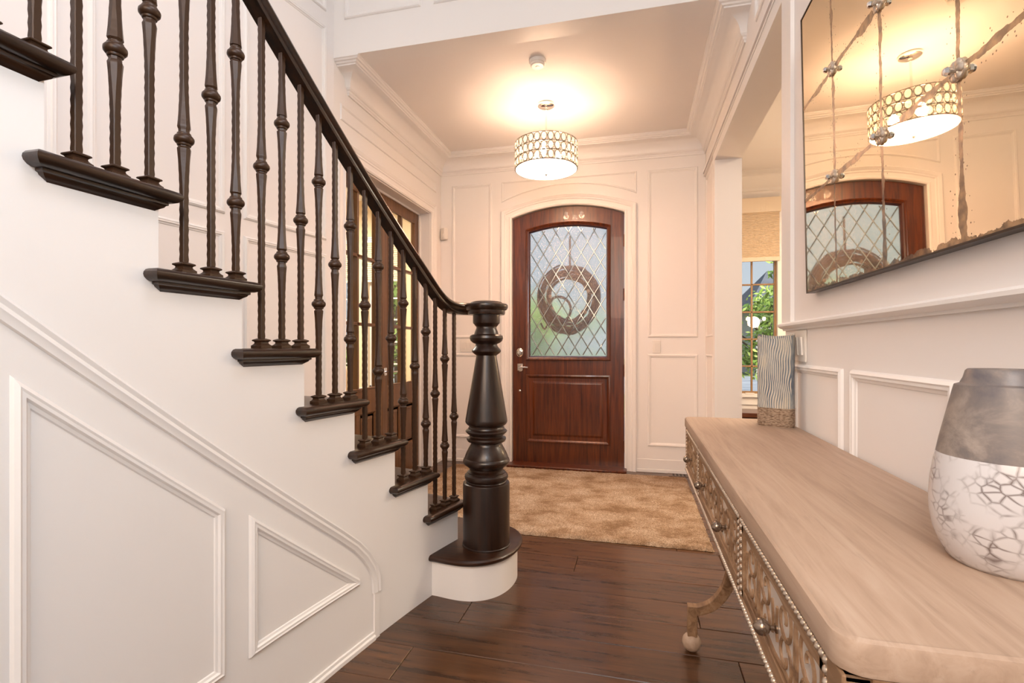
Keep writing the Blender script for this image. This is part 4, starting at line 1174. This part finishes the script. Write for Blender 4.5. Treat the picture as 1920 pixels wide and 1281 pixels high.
mb = MB().add([(-6.5, -.6, 3.3), (6.5, -.6, 3.3), (6.5, 8.6, 3.3), (-6.5, 8.6, 3.3), (-4.6, 4, 5.7), (4.6, 4, 5.7)], [(0, 1, 5, 4), (1, 2, 5), (2, 3, 4, 5), (3, 0, 4), (0, 3, 2, 1)])
mb.build('roof', M['shingle'], hs, smooth=0)
MB().box(-3.5, -1.8, -.04, .02, .9, 2.3).build('house_window', mat('dark_house_window', rgb(50, 58, 66), .2), hs, smooth=0)
M['leaf'] = mat('fresh_green_leaves', rgb(96, 130, 50), .7); g = N(M['leaf'])
gi = g.n('NewGeometry'); g.base(g.ramp(gi.outputs['Random Per Island'], [(0, rgb(84, 116, 40)), (.6, rgb(140, 170, 70)), (1, rgb(190, 205, 112))]))
g.p.inputs['Subsurface Weight'].default_value = 0
M['bark'] = mat('grey_brown_bark', rgb(86, 70, 56), .9)
def tree(label, loc, h, r, nleaf, seed, base=.35):
    rd = random.Random(seed); t = thing('tree', label, 'tree', 'trees in the front yard', loc=loc)
    mb = MB().tube([(0, 0, 0), (.05, .02, h*.3), (-.03, .05, h*.6), (.02, 0, h*.9)], .05+h*.008, 8)
    for k in range(7):
        a = rd.uniform(0, 2*PI); z = h*rd.uniform(.3, .7); mb.tube([(0, 0, z), (r*.35*math.cos(a), r*.35*math.sin(a), z+h*.10), (r*.75*math.cos(a), r*.75*math.sin(a), z+h*.22)], .022, 5)
    mb.build('trunk', M['bark'], t)
    mb = MB(); cl = [(rd.gauss(0, .45)*r, rd.gauss(0, .45)*r, h*rd.uniform(base, .98)) for _ in range(26)]
    for k in range(nleaf):
        c = rd.choice(cl); p = Vector((c[0]+rd.gauss(0, .17)*r, c[1]+rd.gauss(0, .17)*r, c[2]+rd.gauss(0, .12)*r))
        s_ = rd.uniform(.05, .11); u = Vector((rd.gauss(0, 1), rd.gauss(0, 1), rd.gauss(0, 1))).normalized(); w_ = u.orthogonal().normalized()
        mb.add([p-u*s_, p+w_*s_*.45, p+u*s_, p-w_*s_*.45], [(0, 1, 2, 3)])
    mb.build('foliage', M['leaf'], t, smooth=0, recalc=False)
tree('slender young tree close outside the dining room window', (2.66, 9.8, -.3), 3.15, .30, 170, 1, .86)
tree('leafy tree across the lawn behind the dining room window', (3.15, 12.8, -.3), 2.7, 1.25, 3000, 2, .25)
tree('green tree outside the narrow study window', (-5.1, 10.0, -.3), 3.6, 1.3, 2600, 3, .15)
tree('green tree outside the wide study window', (-10.2, 12.5, -.3), 4.0, 1.5, 2600, 4, .12)
tree('small green tree seen dimly through the door glass', (-1.9, 11.0, -.3), 2.3, 1.3, 1600, 5, .10)
# white car parked on the street
M['carpaint'] = mat('white_car_paint', rgb(225, 226, 228), .2, coat=.5)
car = thing('car', 'white car parked on the street outside the study', 'car', loc=(-6.6, 14.0, -.28))
def loft(secs): return MB().layers(secs)
prof = [(-2.1, .35), (-2.1, .75), (-1.3, .90), (-.75, 1.36), (.75, 1.38), (1.45, .98), (2.1, .86), (2.15, .35)]
MB().layers([[(x, y, z if z < .9 else z-(.03 if abs(y) > .7 else 0)) for x, z in prof] for y in (-.82, -.75, .75, .82)]).build('car_body', M['carpaint'], car, smooth=30, bevel=.05)
MB().layers([[(x, y, z) for x, z in ((-1.15, .93), (-.72, 1.29), (.72, 1.31), (1.25, .98))] for y in (-.835, .835)]).build('car_window', mat('tinted_car_glass', rgb(30, 34, 38), .1), car, smooth=0)
for x in (-1.35, 1.35):
    for y in (-.74, .74):
        mb = MB().lathe([(.02, -.1), (.30, -.1), (.33, -.06), (.33, .06), (.30, .1), (.02, .1)], 0, 0, 24); mb.v = [(a+x, c+y, b+.33) for a, b, c in mb.v]
        mb.build('wheel', M['black'], car)
